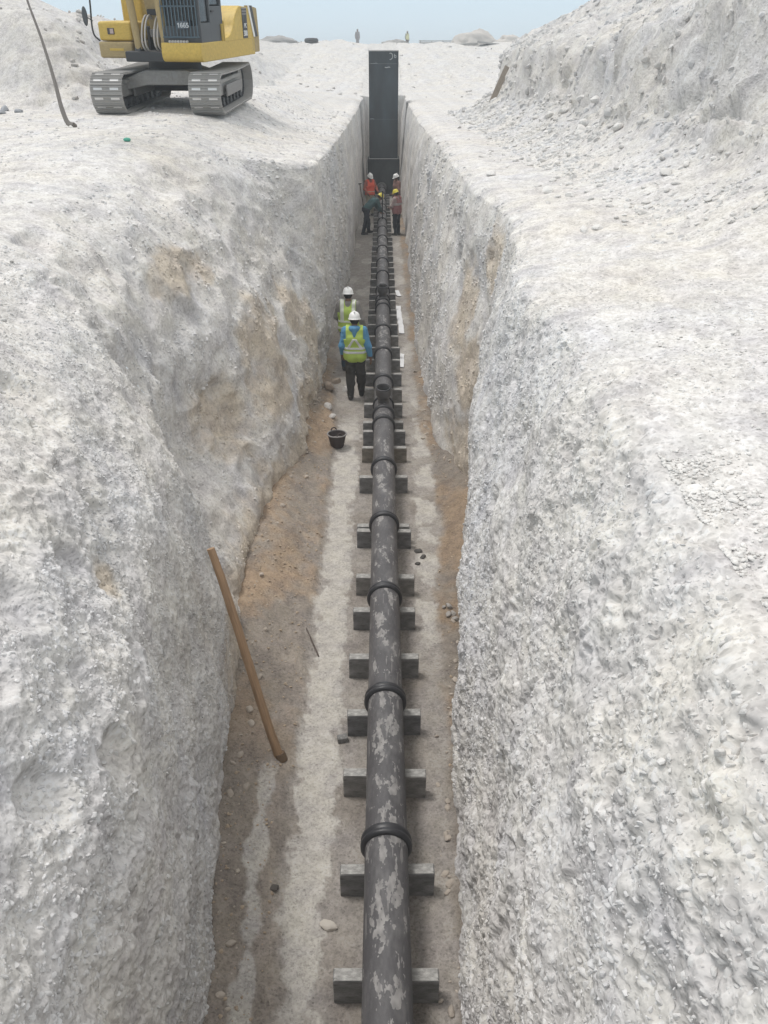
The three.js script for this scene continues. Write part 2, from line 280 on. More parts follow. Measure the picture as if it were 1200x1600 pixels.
const earthMat = new THREE.MeshStandardMaterial({ vertexColors: true, roughness: 0.97, map: earthFine.col, bumpMap: earthFine.bump, bumpScale: 0.011 });
struct('left_bank', mergeGeometries([buildBank(-1, nearZ, 370, nearBench), buildBank(-1, farZ, 225, farBench)]), earthMat, 'pale chalky bank and sloping cut face on the digger side of the trench', 'ground');
struct('right_bank', mergeGeometries([buildBank(1, nearZ, 370, nearBench), buildBank(1, farZ, 225, farBench)]), earthMat, 'pale chalky bank with steep cut face and tall spoil slope opposite the digger', 'ground');

// trench floor; beyond the trench end the same sheet carries on as open ground
const TRENCH_END = -50.5;
function sandAt(x, z) {
  const q = -z, e = 0.07 * N3(x * 3, 1, z * 2.2) + 0.05 * N3(x * 9, 2, z * 9);
  const lEdge = -0.86 - 0.12 * N3(1, 2, z * 0.6) - 0.2 * sst(13, 16, q) + 0.15 * sst(4.5, 3.2, q);
  const l = sst(0.08, -0.08, x - lEdge + e) * (1 - sst(17, 20, q)) ;
  const rEdge = 0.62 + 0.18 * sst(9, 7, q) * 0 + 0.2 * sst(8, 10, q) * (1 - sst(11.5, 13.5, q)) - 0.1 * sst(6, 4, q) + 0.06 * N3(4, 2, z * 0.7);
  const r = sst(-0.06, 0.08, x - rEdge + e);
  return [l, r];
}
function floorY(x, z) {
  const q = -z; if (z < TRENCH_END) return lerp(0, H(x, z), sst(TRENCH_END, TRENCH_END - 0.5, z));
  const [l, r] = sandAt(x, z);
  let y = 0.30 * sst(-0.85, -1.65, x) * sst(5.2, 8, q) * (1 - sst(13, 17, q)) + 0.1 * sst(-0.85, -1.4, x) * (1 - sst(5.2, 8, q)) + 0.06 * l * sst(18, 16, q);
  y += 0.22 * sst(0.75, 1.35, x) * sst(7.5, 9.5, q) * (1 - sst(12, 13.5, q)) + 0.03 * r;
  return y;
}
function crustAt(x, z) {                 // pale dried slurry with ragged edges
  const q = -z, rag = 0.09 * N3(x * 2.5, 6, z * 2.2) + 0.05 * N3(x * 8, 6, z * 8) + 0.02 * N3(x * 22, 6, z * 22);
  const gapL = N3(3, 1, z * 0.9) * 0.5 + 0.5 * N3(x * 1.2, 1, z * 1.6);
  let c = sst(0.03, -0.01, Math.abs(x + 0.61) - 0.16 - rag * 2 - 0.03 * Math.sin(z * 2)) * (gapL > -0.42 ? 1 : 0) * (1 - sst(13, 14.5, q));
  c = Math.max(c, sst(0.03, -0.01, Math.abs(x - 0.56 - 0.02 * (q - 8)) - 0.13 - rag * 1.5) * (N3(x * 1.5, 9, z * 1.8) > -0.12 ? 1 : 0) * sst(6.6, 7.6, q) * (1 - sst(14, 16, q)));
  c = Math.max(c, sst(0.03, -0.01, Math.abs(x + 1.0 - 0.05 * Math.sin(z * 1.7)) - 0.05 - rag) * sst(5.6, 5.0, q));
  if (q > 14) c = Math.max(c, 0.75 * sst(0.1, 0.2, N3(x * 1.8, 4, z * 0.7) + rag) * sst(14, 17, q));
  return c;
}
{
  const nc = 190, nr = rowsZ.length, Q = new Float32Array(nr * nc * 3), COL = new Float32Array(nr * nc * 3), UV = new Float32Array(nr * nc * 2);
  for (let i = 0; i < nr; i++) {
    const z = rowsZ[i], q = -z, x0 = prof(LEFT, z, 1) - 0.32, x1 = prof(RIGHT, z, 1) + 0.32;
    for (let j = 0; j < nc; j++) {
      const x = lerp(x0, x1, j / (nc - 1)), k = i * nc + j, [l, r] = sandAt(x, z), cr = z < TRENCH_END ? 0 : crustAt(x, z) * (1 - 0.85 * Math.max(l * (x < -0.9 && q < 5.6 ? 0 : 1), r)), sd = Math.max(l, r);
      const sp = Math.max(0.02, 0.0062 * q), fo = (wl) => clamp(wl / (2.6 * sp) - 0.3);
      let y = floorY(x, z);
      y += 0.012 * N3(x * 3, 2, z * 3) + sd * (0.03 * N3(x * 5, 5, z * 5) * fo(0.2) + 0.02 * N3(x * 12, 5, z * 12) * fo(0.08) + 0.016 * (1 - sst(0.1, 0.45, worley(x * 17, 0, z * 17))) * fo(0.06)) + 0.009 * cr + 0.004 * N3(x * 20, 3, z * 20) * fo(0.05);
      if (z < TRENCH_END) y += 0.15 * N3(x * 0.5, 2, z * 0.5);
      Q[k * 3] = x; Q[k * 3 + 1] = y; Q[k * 3 + 2] = z; UV[k * 2] = x / 1.3; UV[k * 2 + 1] = z / 1.3;
      const n = N3(x * 2.1, 8, z * 2.1) * 0.5 + N3(x * 8, 8, z * 8) * 0.35 * fo(0.15) + N3(x * 26, 8, z * 26) * 0.25 * fo(0.05);
      let v = 0.335 * (1 + 0.16 * n), R = v * 1.04, G = v * 0.97, B = v * 0.9;
      const wet = sst(0.1, 0.4, N3(x * 1.6, 3, z * 1.1 + 9)) * (1 - sst(14, 16, q)); R *= 1 - 0.18 * wet; G *= 1 - 0.2 * wet; B *= 1 - 0.22 * wet;
      const s2 = 1 + 0.22 * n, och = sst(5, 6.5, q) * sst(-0.3, 0.3, N3(x * 1.4, 7, z * 0.8) + 0.3 * N3(x * 7, 7, z * 7));
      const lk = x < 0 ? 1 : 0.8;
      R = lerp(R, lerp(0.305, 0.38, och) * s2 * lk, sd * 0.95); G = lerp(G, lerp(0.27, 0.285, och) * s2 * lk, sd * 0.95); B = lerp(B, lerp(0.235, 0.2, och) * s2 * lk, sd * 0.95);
      R = lerp(R, 0.50 + 0.03 * n, cr); G = lerp(G, 0.48 + 0.03 * n, cr); B = lerp(B, 0.45 + 0.03 * n, cr);
      if (z < TRENCH_END) { const t = sst(TRENCH_END, TRENCH_END - 0.3, z); v = 0.61 + 0.05 * n; R = lerp(R, v * 1.012, t); G = lerp(G, v, t); B = lerp(B, v * 0.985, t); }
      COL[k * 3] = R; COL[k * 3 + 1] = G; COL[k * 3 + 2] = B;
    }
  }
  const I = []; for (let i = 0; i < nr - 1; i++) for (let j = 0; j < nc - 1; j++) { const a = i * nc + j, b = a + 1, c = a + nc, d = c + 1; I.push(a, b, c, b, d, c); }
  const g = new THREE.BufferGeometry();
  g.setAttribute('position', new THREE.BufferAttribute(Q, 3)); g.setAttribute('uv', new THREE.BufferAttribute(UV, 2)); g.setAttribute('color', new THREE.BufferAttribute(COL, 3)); g.setIndex(I); g.computeVertexNormals();
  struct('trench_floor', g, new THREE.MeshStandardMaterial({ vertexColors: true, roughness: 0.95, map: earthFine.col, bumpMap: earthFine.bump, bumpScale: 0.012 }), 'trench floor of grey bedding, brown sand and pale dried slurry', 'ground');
  grids[0] = { Q, nc, nr };
}
function floorAt(x, z) { const { Q, nc } = grids[0], i = rowAt(z); const x0 = Q[i * nc * 3], x1 = Q[(i * nc + nc - 1) * 3]; const j = Math.round(clamp((x - x0) / (x1 - x0)) * (nc - 1)); return Q[(i * nc + j) * 3 + 1]; }
{ // the trench closes behind the camera; open ground carries on to the horizon
  const g = new THREE.PlaneGeometry(9, 6, 60, 40); const p = g.attributes.position; for (let i = 0; i < p.count; i++) p.setZ(i, 0.15 * N3(p.getX(i) * 1.5, p.getY(i) * 1.5, 2));
  g.rotateY(Math.PI); struct('trench_end_wall', g.translate(0, 1.2, 5.8), mat(C(0.46, 0.45, 0.44), 0.97), 'pale cut face that closes the near end of the trench', 'ground');
  const o = new THREE.RingGeometry(85, 700, 64, 1).rotateX(-Math.PI / 2); struct('far_ground', o.translate(0, 1.5, -20), mat(C(0.46, 0.44, 0.42), 0.97), 'flat pale desert ground reaching to the horizon', 'ground');
}
{ const g = new THREE.PlaneGeometry(180, 90, 1, 1).rotateX(-Math.PI / 2); struct('near_ground', g.translate(0, 4.06, 50.9), mat(C(0.47, 0.455, 0.445), 0.97), 'flat pale ground behind the near end of the trench', 'ground'); }

// ------------------------------------------------------------------ pipeline on concrete blocks
const pipeX = (z) => 0.03 + z * 0.003;
const PIPE_R = 0.165, PIPE_Y = 0.42;
function pipeTex(s, amount, dust) {       // iron-dark glaze with splashes of dried slurry; u runs round the pipe, v along it
  const n = 512, m = 1024;
  return dataTex(n, m, (i, j) => {
    const a = i / n * 2 * Math.PI, X = Math.cos(a) * 0.9, Y = Math.sin(a) * 0.9, Z = j / m * 5.2 + s * 13;
    const top = Math.sin(a);              // splashes lie on the crown, where slurry was dropped
    const sp = 0.8 * N3(X * 1.5, Y * 1.5, Z * 1.1) + 0.7 * N3(X * 3.2, Y * 3.2, Z * 2.3) + 0.4 * N3(X * 9, Y * 9, Z * 7) + 0.2 * N3(X * 20, Y * 20, Z * 18);
    const c = sst(0.50, 0.56, sp + amount - 0.42 * (1 - sst(0.2, 0.9, top)));
    const dots = sst(0.16, 0.12, worley(X * 6, Y * 6, Z * 6)) * (hash3(Math.floor(X * 6), Math.floor(Y * 6), Math.floor(Z * 6)) > 0.6 ? 0.8 : 0);
    const drip = sst(0.52, 0.6, N3(X * 7, Y * 7, Z * 1.2 + 3) + 0.3 * N3(X * 3, Y * 3, Z * 3 + 8)) * 0.6;
    const k = Math.max(c, dots, drip), f = 1 + 0.14 * N3(X * 5, Y * 5, Z * 3 + 30) + 0.08 * N3(X * 22, Y * 22, Z * 22);
    const film = clamp(dust + 0.35 * N3(X * 1.2, Y * 1.2, Z * 0.9 + 60) + 0.2 * N3(X * 8, Y * 8, Z * 5));
    let r = lerp(0.082, 0.24, film) * f, g = lerp(0.079, 0.234, film) * f, b = lerp(0.083, 0.232, film) * f;
    const kk = k * clamp(0.75 + 0.5 * N3(X * 6, Y * 6, Z * 6 + 5)); r = lerp(r, 0.29, kk); g = lerp(g, 0.28, kk); b = lerp(b, 0.272, kk);
    return [r, g, b].map((v) => (v <= 0.0031308 ? v * 12.92 : 1.055 * Math.pow(v, 1 / 2.4) - 0.055));
  }, true);
}
const pipeMats = [[0, 0.34, 0.06], [1, 0.24, 0.06], [2, 0.16, 0.06], [3, 0.1, 0.06], [4, 0.04, 0.06]].map((p) => new THREE.MeshPhysicalMaterial({ map: pipeTex(...p), roughness: 0.62, bumpMap: earthFine.bump, bumpScale: 0.0015 }));
const rubber = mat(C(0.032, 0.032, 0.036), 0.42);
function cylZ(r0, r1, len, seg = 48, hs = 1, open = true) {     // along z, uv u round from +x over the top, v along
  const g = new THREE.BufferGeometry(), P = [], U = [], I = [];
  for (let j = 0; j <= hs; j++) for (let i = 0; i <= seg; i++) { const a = i / seg * 2 * Math.PI, t = j / hs, r = lerp(r0, r1, t); P.push(Math.cos(a) * r, Math.sin(a) * r, (0.5 - t) * len); U.push(i / seg, t); }
  for (let j = 0; j < hs; j++) for (let i = 0; i < seg; i++) { const a = j * (seg + 1) + i, b = a + 1, c = a + seg + 1, d = c + 1; I.push(a, b, c, b, d, c); }
  g.setAttribute('position', new THREE.Float32BufferAttribute(P, 3)); g.setAttribute('uv', new THREE.Float32BufferAttribute(U, 2)); g.setIndex(I); g.computeVertexNormals(); return g;
}
const collarGeo = (() => { const r = PIPE_R, pr = [[r - 0.01, -0.05], [r + 0.018, -0.05], [r + 0.032, -0.04], [r + 0.034, -0.012], [r + 0.026, -0.004], [r + 0.026, 0.012], [r + 0.036, 0.02], [r + 0.034, 0.043], [r + 0.014, 0.052], [r - 0.01, 0.052]].map((p) => new THREE.Vector2(...p)); return new THREE.LatheGeometry(pr, 56).rotateX(Math.PI / 2); })();
const COLLARS = [2.6, 0.9, -0.8, -2.52, -4.23, -5.86, -7.58, -9.26, -10.97, -12.65, -13.12, -14.75, -16.5, -18.23, -20.2, -20.65, -22.2, -23.95, -25.75, -27.8, -29.7, -31.6, -33.5, -35.4, -37.3, -39.2, -41.1, -43.0];
for (let i = 0; i < COLLARS.length; i++) COLLARS[i] *= 0.99;
const TEE = new Set([10, 15]);
COLLARS.forEach((zc, i) => {             // each length runs from its collar away from the camera
  const zn = i + 1 < COLLARS.length ? COLLARS[i + 1] : -44.3, len = zc - zn, zm = (zc + zn) / 2, q = -zm, tee = TEE.has(i);
  const m = pipeMats[[0, 3, 1, 0, 0, 1, 2, 1, 3, 2, 3, 4, 0, 3, 1, 3, 4, 2, 0, 1, 4, 2, 3, 1, 0, 3, 2, 4][i]];
  const g = thing('sewer_pipe', tee ? (i === 10 ? 'grey pipe length with upright open branch socket beside the black bucket' : 'grey pipe length with upright open branch socket beside the white sheet') : (q < 5.5 ? 'dark pipe length heavily splashed with pale slurry, between timber foot and photographer' : q < 11.5 ? 'dark grey pipe length flecked with slurry between the leaning timber and the bucket' : q < 32 ? 'grey pipe length with black collar beyond the bucket' : 'grey pipe length with black collar among the gang by the manhole'), 'pipe', [pipeX(zm), 0.255, zm], 0.003, tee ? undefined : q < 5.5 ? 'splashed pipe lengths' : q < 11.5 ? 'flecked pipe lengths' : q < 32 ? 'dusty pipe lengths' : 'pipe lengths among the gang');
  part('barrel', cylZ(PIPE_R, PIPE_R, len - 0.004).translate(0, PIPE_R, 0), m, g).rotation.z = 0;
  part('collar', collarGeo.clone().translate(0, PIPE_R, len / 2), rubber, g);
  if (tee) {
    const pr = [[0.10, 0.08], [0.10, 0.2], [0.112, 0.25], [0.135, 0.28], [0.137, 0.40], [0.130, 0.412], [0.108, 0.412], [0.104, 0.4], [0.104, 0.29], [0.08, 0.26], [0.08, 0.12], [0.0, 0.12]].map((p) => new THREE.Vector2(...p));
    const b = part('branch_socket', new THREE.LatheGeometry(pr, 36).rotateX(0.18).translate(0, PIPE_R + 0.02, len / 2 - 0.3), mat(C(0.1, 0.098, 0.1), 0.6), g);
    part('saddle_band', new THREE.TorusGeometry(PIPE_R + 0.012, 0.018, 8, 40).translate(0, PIPE_R, len / 2 - 0.46), rubber, g);
    part('socket_ring', new THREE.TorusGeometry(0.121, 0.014, 8, 32).rotateX(Math.PI / 2).translate(0, 0.412, 0).rotateX(0.18).translate(0, PIPE_R + 0.02, len / 2 - 0.3), rubber, b);
  }
});
const blockBump = { bumpMap: earthFine.bump, bumpScale: 0.003 };
const concTex = (() => { const n = 256, a = tileNoise(n, 6, 5, 0.6, 71), b = tileNoise(n, 40, 3, 0.6, 77); return dataTex(n, n, (i, j) => { const k = j * n + i, v = 0.86 + 0.45 * (a[k] - 0.5) + 0.16 * (b[k] - 0.5); return [v, v, v]; }, true); })();
const blockMats = [[0.27, 0.266, 0.264], [0.3, 0.294, 0.286], [0.245, 0.244, 0.248], [0.33, 0.316, 0.3]].map((c) => mat(C(...c), 0.92, { map: concTex, ...blockBump }));
const limeTop = mat(C(0.46, 0.45, 0.43), 0.95, { map: concTex });
const sandyBlock = mat(C(0.30, 0.27, 0.23), 0.95, { map: concTex, ...blockBump });
const BLOCKS = [-1.2, -2.2, -3.24, -4.07, -5.05, -5.81, -6.66, -7.5, -8.2, -9.32, -9.46, -10.96, -12.05, -12.74, -13.14, -14.01, -14.82, -15.72, -16.63, -17.49, -18.37, -19.34, -20.21, -20.71, -21.69, -22.4, -23.22, -24.18, -24.95];
for (let z = -25.8; z > -43.2; z -= 0.9 + 0.12 * Math.sin(z * 3)) BLOCKS.push(z);
BLOCKS.forEach((zq, i) => {
  const z = zq * 0.992;
  const w = 0.72 + rr(-0.02, 0.02), d = 0.095, sandy = zq === -12.05, h = 0.255;
  const y0 = 0.0, g = thing('support_block', sandy ? 'sand-caked concrete support block under the pipe past the bucket' : (z > -5.6 ? 'concrete support block under the heavily splashed pipe by the timber foot' : z > -12 ? 'concrete support block, widely spaced, under the pipe beside the sandy strips' : z > -31 ? 'concrete support block in the closely spaced run beyond the bucket' : 'concrete support block under the pipe among the gang by the manhole'), 'block', [pipeX(z) + rr(-0.012, 0.012), y0, z - d / 2], rr(-0.035, 0.035), sandy ? undefined : z > -5.6 ? 'blocks under the splashed pipes' : z > -12 ? 'widely spaced blocks' : z > -31 ? 'closely spaced blocks' : 'blocks among the gang');
  const bg = new RoundedBoxGeometry(w, h + 0.03, d, 2, 0.008); { const p = bg.attributes.position, s = i * 3.1; for (let k = 0; k < p.count; k++) { const x = p.getX(k), y = p.getY(k), zz = p.getZ(k); p.setXYZ(k, x + 0.004 * N3(x * 6, y * 9, s), y + 0.003 * N3(x * 7, s, zz * 9), zz + 0.004 * N3(x * 5, y * 5, s + 4)); } bg.computeVertexNormals(); }
  part('block_body', bg.translate(0, (h - 0.03) / 2, 0), sandy ? sandyBlock : blockMats[(i * 7 + 3) % 4], g);
  // dried slurry left on the upper edge, either side of the pipe
  for (const s of [-1, 1]) { const L = w / 2 - 0.14 + rr(-0.03, 0.01); const sg = bx(L, 0.006, d * 0.93, s * (w / 2 - L / 2 - 0.008), h + 0.003, rr(-0.002, 0.002), 0.002); part('slurry_cap', sg, limeTop, g); }
});

// ------------------------------------------------------------------ manhole at the end of the line
{
  const z0 = -44, g = thing('manhole', 'tall black bitumen-coated manhole shaft standing on a wider dark base', 'manhole', [-0.02, 0, z0 - 0.72]);
  const n = 256, a = tileNoise(n, 4, 5, 0.6, 91), b = tileNoise(n, 3, 3, 0.5, 97);
  const bit = dataTex(n, n, (i, j) => { const k = j * n + i, v = 0.5 + 0.5 * (a[k] - 0.5) + 0.35 * (b[k] - 0.5); return [v * 0.9, v, v * 1.06]; }, true);
  const mB = mat(C(0.10, 0.115, 0.125), 0.5, { map: bit }), mBase = mat(C(0.105, 0.098, 0.09), 0.7, { map: bit });
  part('shaft', bx(1.43, 4.72, 1.44, 0, 1.76 + 2.36, 0, 0.03), mB, g);
  const lid = part('top_slab', bx(1.45, 0.05, 1.46, 0, 6.495, 0, 0.012), mat(C(0.42, 0.41, 0.4), 0.9), g);
  part('mortar_joint', bx(1.5, 0.03, 1.5, 0, 1.765, 0, 0.012), mat(C(0.44, 0.43, 0.42), 0.95), g);
  part('base_chamber', bx(1.62, 1.80, 1.62, 0, 0.855, 0, 0.04), mBase, g);
  const ring = part('pipe_entry_ring', new THREE.TorusGeometry(0.2, 0.05, 10, 32).translate(-0.1, PIPE_Y, 0.82), mat(C(0.16, 0.155, 0.15), 0.9), g);
  part('construction_joint', bx(1.44, 0.012, 1.45, 0, 5.95, 0, 0.004), mat(C(0.17, 0.18, 0.19), 0.8), g);
  part('construction_joint', bx(1.44, 0.010, 1.45, 0, 3.55, 0, 0.004), mat(C(0.12, 0.13, 0.14), 0.8), g);
  const chalk = mat(C(0.42, 0.43, 0.43), 0.95);
  const stroke = (pts, r) => tube(pts.map(([x, y]) => [x, y, 0.722]), r, 20, 4).scale(1, 1, 1);
  const ch = part('chalk_letters', merge([stroke([[0.28, 6.38], [0.36, 6.39], [0.42, 6.33], [0.43, 6.24], [0.38, 6.15], [0.29, 6.12]], 0.016), stroke([[0.52, 6.36], [0.51, 6.28], [0.53, 6.2]], 0.013), stroke([[0.52, 6.28], [0.58, 6.3], [0.59, 6.22], [0.53, 6.2]], 0.013)]), chalk, g);
  part('chalk_mark', stroke([[0.06, 5.8], [0.15, 5.79], [0.24, 5.81], [0.32, 5.8]], 0.018), chalk, g);
  part('chalk_mark', stroke([[-0.62, 5.955], [-0.5, 5.96], [-0.35, 5.975], [-0.3, 5.96]], 0.01), mat(C(0.24, 0.25, 0.26), 0.95), g);
  part('chalk_mark', stroke([[-0.66, 3.57], [-0.55, 3.58], [-0.47, 3.565]], 0.012), mat(C(0.3, 0.33, 0.35), 0.95), g);
}

// ------------------------------------------------------------------ loose things in the trench
const woodTex = (base) => dataTex(64, 512, (i, j) => { const v = N3(i * 0.35, j * 0.012, base) * 0.5 + N3(i * 0.9, j * 0.05, base + 3) * 0.3 + N3(i * 0.1, j * 0.02, 8) * 0.4; const k = 0.86 + 0.2 * v; return [k, k * 0.97, k * 0.93]; }, true);
{ // timber leaning on the cut face
  const A = V(-0.955, 0.04, -5.42), B = V(-1.53, 2.0, -5.98), L = A.distanceTo(B);
  const g = thing('timber_post', 'long slim brown timber pole leaning against the pale cut face', 'timber', A.toArray());
  const q = new THREE.Quaternion().setFromUnitVectors(V(0, 1, 0), B.clone().sub(A).normalize());
  const sg = new THREE.CylinderGeometry(0.036, 0.043, L, 14, 40); { const p = sg.attributes.position; for (let k = 0; k < p.count; k++) { const y = p.getY(k), an = Math.atan2(p.getZ(k), p.getX(k)), s = 1 + 0.1 * N3(Math.cos(an) * 1.5, y * 3, Math.sin(an) * 1.5); p.setX(k, p.getX(k) * s + 0.014 * Math.sin(y * 1.9) + 0.004 * N3(y * 6, 3, 1)); p.setZ(k, p.getZ(k) * s + 0.008 * N3(y * 2, 4, 2)); } sg.computeVertexNormals(); }
  part('shaft', sg.translate(0, L / 2, 0).applyQuaternion(q), mat(C(0.46, 0.32, 0.21), 0.85, { map: woodTex(1) }), g);
  part('muddy_foot', new THREE.CylinderGeometry(0.05, 0.058, 0.08, 10).translate(0, 0.03, 0).applyQuaternion(q), mat(C(0.14, 0.095, 0.06), 0.95), g);
}
{ // rubber basket
  const x = -0.8, z = -12.55, g = thing('rubber_bucket', 'black rubber builders bucket standing on the trench floor', 'bucket', [x, floorAt(x, z) - 0.005, z], 0.4);
  const m = mat(C(0.055, 0.043, 0.042), 0.75);
  const pr = [[0, 0.005], [0.1, 0.0], [0.112, 0.02], [0.135, 0.12], [0.155, 0.22], [0.168, 0.226], [0.168, 0.238], [0.15, 0.238], [0.128, 0.12], [0.105, 0.03], [0, 0.025]].map((p) => new THREE.Vector2(...p));
  part('body', new THREE.LatheGeometry(pr, 32), m, g);
  part('rim', new THREE.TorusGeometry(0.16, 0.012, 8, 40).rotateX(Math.PI / 2).translate(0, 0.236, 0), mat(C(0.26, 0.25, 0.245), 0.9), g);
  for (const s of [-1, 1]) part('handle', new THREE.TorusGeometry(0.05, 0.011, 6, 16, Math.PI).rotateX(-0.5).translate(0, 0.236, 0).rotateY(0).translate(0, 0, s * 0.15), m, g);
  part('mortar_load', new THREE.SphereGeometry(0.13, 20, 8, 0, 7, 0, 1.5).scale(1, 0.25, 1).translate(0, 0.13, 0), mat(C(0.2, 0.18, 0.165), 0.95), g);
}
// strips of white sheet by the right-hand foot of the blocks
[[0.41, -20.6, 0.13, 2.6, 0.02], [0.40, -23.3, 0.12, 0.7, 0.1], [0.40, -17.2, 0.09, 0.9, -0.05]].forEach(([x, z, w, l, a], i) => {
  const g = new THREE.BoxGeometry(w, 0.012, l, 6, 1, 24); const p = g.attributes.position; for (let k = 0; k < p.count; k++) { const X = p.getX(k), Z = p.getZ(k); p.setXYZ(k, X + 0.03 * N3(Z * 2, 1, i), p.getY(k) + 0.02 * N3(X * 12, Z * 4, i) + 0.012, Z); } g.computeVertexNormals();
  const o = solo('white_sheet', g, mat(C(0.72, 0.72, 0.73), 0.7), ['long white sheet strip lying beside the blocks near the second branch socket', 'small white sheet scrap beyond the long strip, next to the blocks', 'short white sheet strip nearest the two workers in green vests'][i], 'sheet', 'white scraps beside the pipeline', [x, floorAt(x, z) + 0.012, z]); o.rotation.y = a;
});
{ const y = floorAt(-0.78, -7.15); solo('steel_rod', bar([-0.72, y + 0.02, -6.95], [-0.9, y + 0.03, -7.45], 0.008), mat(C(0.08, 0.06, 0.05), 0.7), 'short rusty steel rod lying on the pale slurry crust', 'rod'); }

// stones: a few shapes shared by all
function stoneGeo(s, sub = 2) {
  const g = new THREE.IcosahedronGeometry(1, sub), p = g.attributes.position;
  for (let k = 0; k < p.count; k++) { const v = V(p.getX(k), p.getY(k), p.getZ(k)); let r = 1 + 0.2 * N3(v.x * 1.1 + s, v.y * 1.1, v.z * 1.1) + 0.05 * N3(v.x * 3 + s, v.y * 3, v.z * 3); for (let c = 0; c < 11; c++) { const d = V(hash3(c, s, 1) - 0.5, hash3(c, s, 2) - 0.5, hash3(c, s, 3) - 0.5).normalize(), h = v.dot(d) * r; if (h > 0.68) r *= 0.68 / h; } v.multiplyScalar(r); p.setXYZ(k, v.x * 1.15, v.y * 0.72, v.z); }
  g.computeVertexNormals(); return g;
}
const stones = [1, 2, 3, 4, 5].map((s) => stoneGeo(s * 17, 2)), smallStones = [1, 2, 3].map((s) => stoneGeo(s * 29, 1));
const stoneMat = mat(C(0.64, 0.625, 0.605), 0.97), stoneMat2 = mat(C(0.50, 0.48, 0.46), 0.97), blueStone = mat(C(0.33, 0.34, 0.36), 0.95);
let stoneK = 0;
function rock(x, y, z, s, label, group, m = stoneMat) { const o = solo('rock', stones[stoneK++ % 5], m, label, 'rock', group, [x, y, z]); o.scale.set(s, s * rr(0.8, 1.1), s * rr(0.75, 1.1)); o.rotation.set(rr(-0.3, 0.3), rr(0, 6.28), rr(-0.3, 0.3)); return o; }
// on the trench floor
for (const [x, z, s] of [[0.46, -9.15, 0.05], [0.52, -9.0, 0.045], [0.44, -8.85, 0.035]]) rock(x, floorAt(x, z) + s * 0.25, z, s, 'dark stone lying on the white crust right beside a support block', 'dark stones beside the blocks', mat(C(0.09, 0.085, 0.08), 0.9));
rock(-0.42, floorAt(-0.42, -3.78) + 0.02, -3.78, 0.065, 'pale pointed stone lying just beside a support block and slurry strip', undefined, mat(C(0.5, 0.46, 0.41), 0.95));
rock(-0.86, floorAt(-0.86, -4.08) + 0.015, -4.08, 0.04, 'small dark stone on the brown sand strip', undefined, mat(C(0.1, 0.09, 0.08), 0.95));
{ const o = solo('concrete_chip', bx(0.1, 0.06, 0.07, 0, 0.03, 0, 0.01), blockMats[1], 'small square concrete chip against the foot of a support block', 'chip', undefined, [-0.40, floorAt(-0.4, -5.75), -5.7]); o.rotation.y = 0.2; }
for (const [x, z, s] of [[0.76, -7.7, 0.05], [0.82, -7.72, 0.04], [0.78, -7.85, 0.045], [0.72, -7.85, 0.035], [0.84, -7.6, 0.045]]) rock(x, floorAt(x, z) + s * 0.35, z, s, 'grey stone in the little heap at the foot of the steep right cut', 'little heap of stones at the right cut', mat(C(0.34, 0.32, 0.3), 0.97));
for (const [x, z, s] of [[-1.05, -14.2, 0.1], [-0.95, -13.75, 0.07], [-1.1, -15.2, 0.14], [-1.0, -15.8, 0.12], [-0.75, -15.35, 0.1]]) rock(x, floorAt(x, z) + s * 0.3, z, s, 'earthy lump lying on the trench floor behind the two green-vested workers', 'lumps on the floor near the workers', s > 0.11 ? mat(C(0.33, 0.27, 0.22), 0.97) : stoneMat2);
// on the right bank and spoil slope
const RB = 'rocks lying loose on the right bank', RBL = 'pale rock lying loose on the bank beside the spoil slope';
for (const [xx, z, s] of [[1.18, -2.95, 0.02], [1.25, -2.9, 0.018], [1.12, -3.02, 0.016], [1.3, -3.0, 0.017], [1.05, -2.55, 0.02], [1.09, -2.52, 0.016], [1.32, -2.3, 0.02], [1.22, -2.38, 0.017], [1.12, -1.72, 0.022], [1.3, -2.05, 0.017], [1.36, -1.9, 0.016], [1.5, -2.1, 0.02], [2.3, -12.0, 0.08], [2.5, -11.5, 0.07], [1.8, -14.5, 0.1], [2.3, -9.0, 0.06]]) { const x = xx < 1.7 ? xx + 0.28 : xx; rock(x, groundY(x, z) + s * 0.3, z, s, RBL, RB); }
for (const [x, z, s] of [[3.9, -17.5, 0.16], [4.05, -17.9, 0.13], [3.8, -17.1, 0.1], [4.6, -19.5, 0.12], [4.5, -20.4, 0.14], [4.3, -21.4, 0.12], [4.7, -21.0, 0.1], [4.2, -22.5, 0.13], [4.0, -23.5, 0.11], [3.9, -14.8, 0.12], [4.6, -12.2, 0.07], [3.6, -11.0, 0.09], [4.1, -11.4, 0.07]]) rock(x, groundY(x, z) + s * 0.3, z, s, 'pale rock lying on the foot of the tall spoil slope', 'rocks on the spoil slope');
{ const x = 6.4, z = -11.5; rock(x, groundY(x, z) + 0.1, z, 0.3, 'large grey boulder stuck high in the spoil slope', undefined, stoneMat2); }
for (const [x, z, s] of [[-9.6, -20.9, 0.16], [-9.95, -21.1, 0.2], [-9.3, -21.2, 0.14], [-9.75, -21.6, 0.17], [-10.3, -21.4, 0.16], [-9.0, -21.0, 0.13], [-9.4, -20.5, 0.12], [-10.1, -20.6, 0.14], [-8.7, -21.3, 0.1], [-9.2, -21.7, 0.13]]) rock(x, groundY(x, z) + s * 0.3, z, s, 'blue-grey stone in the pile at the foot of the left mound', 'pile of blue-grey stones', blueStone);
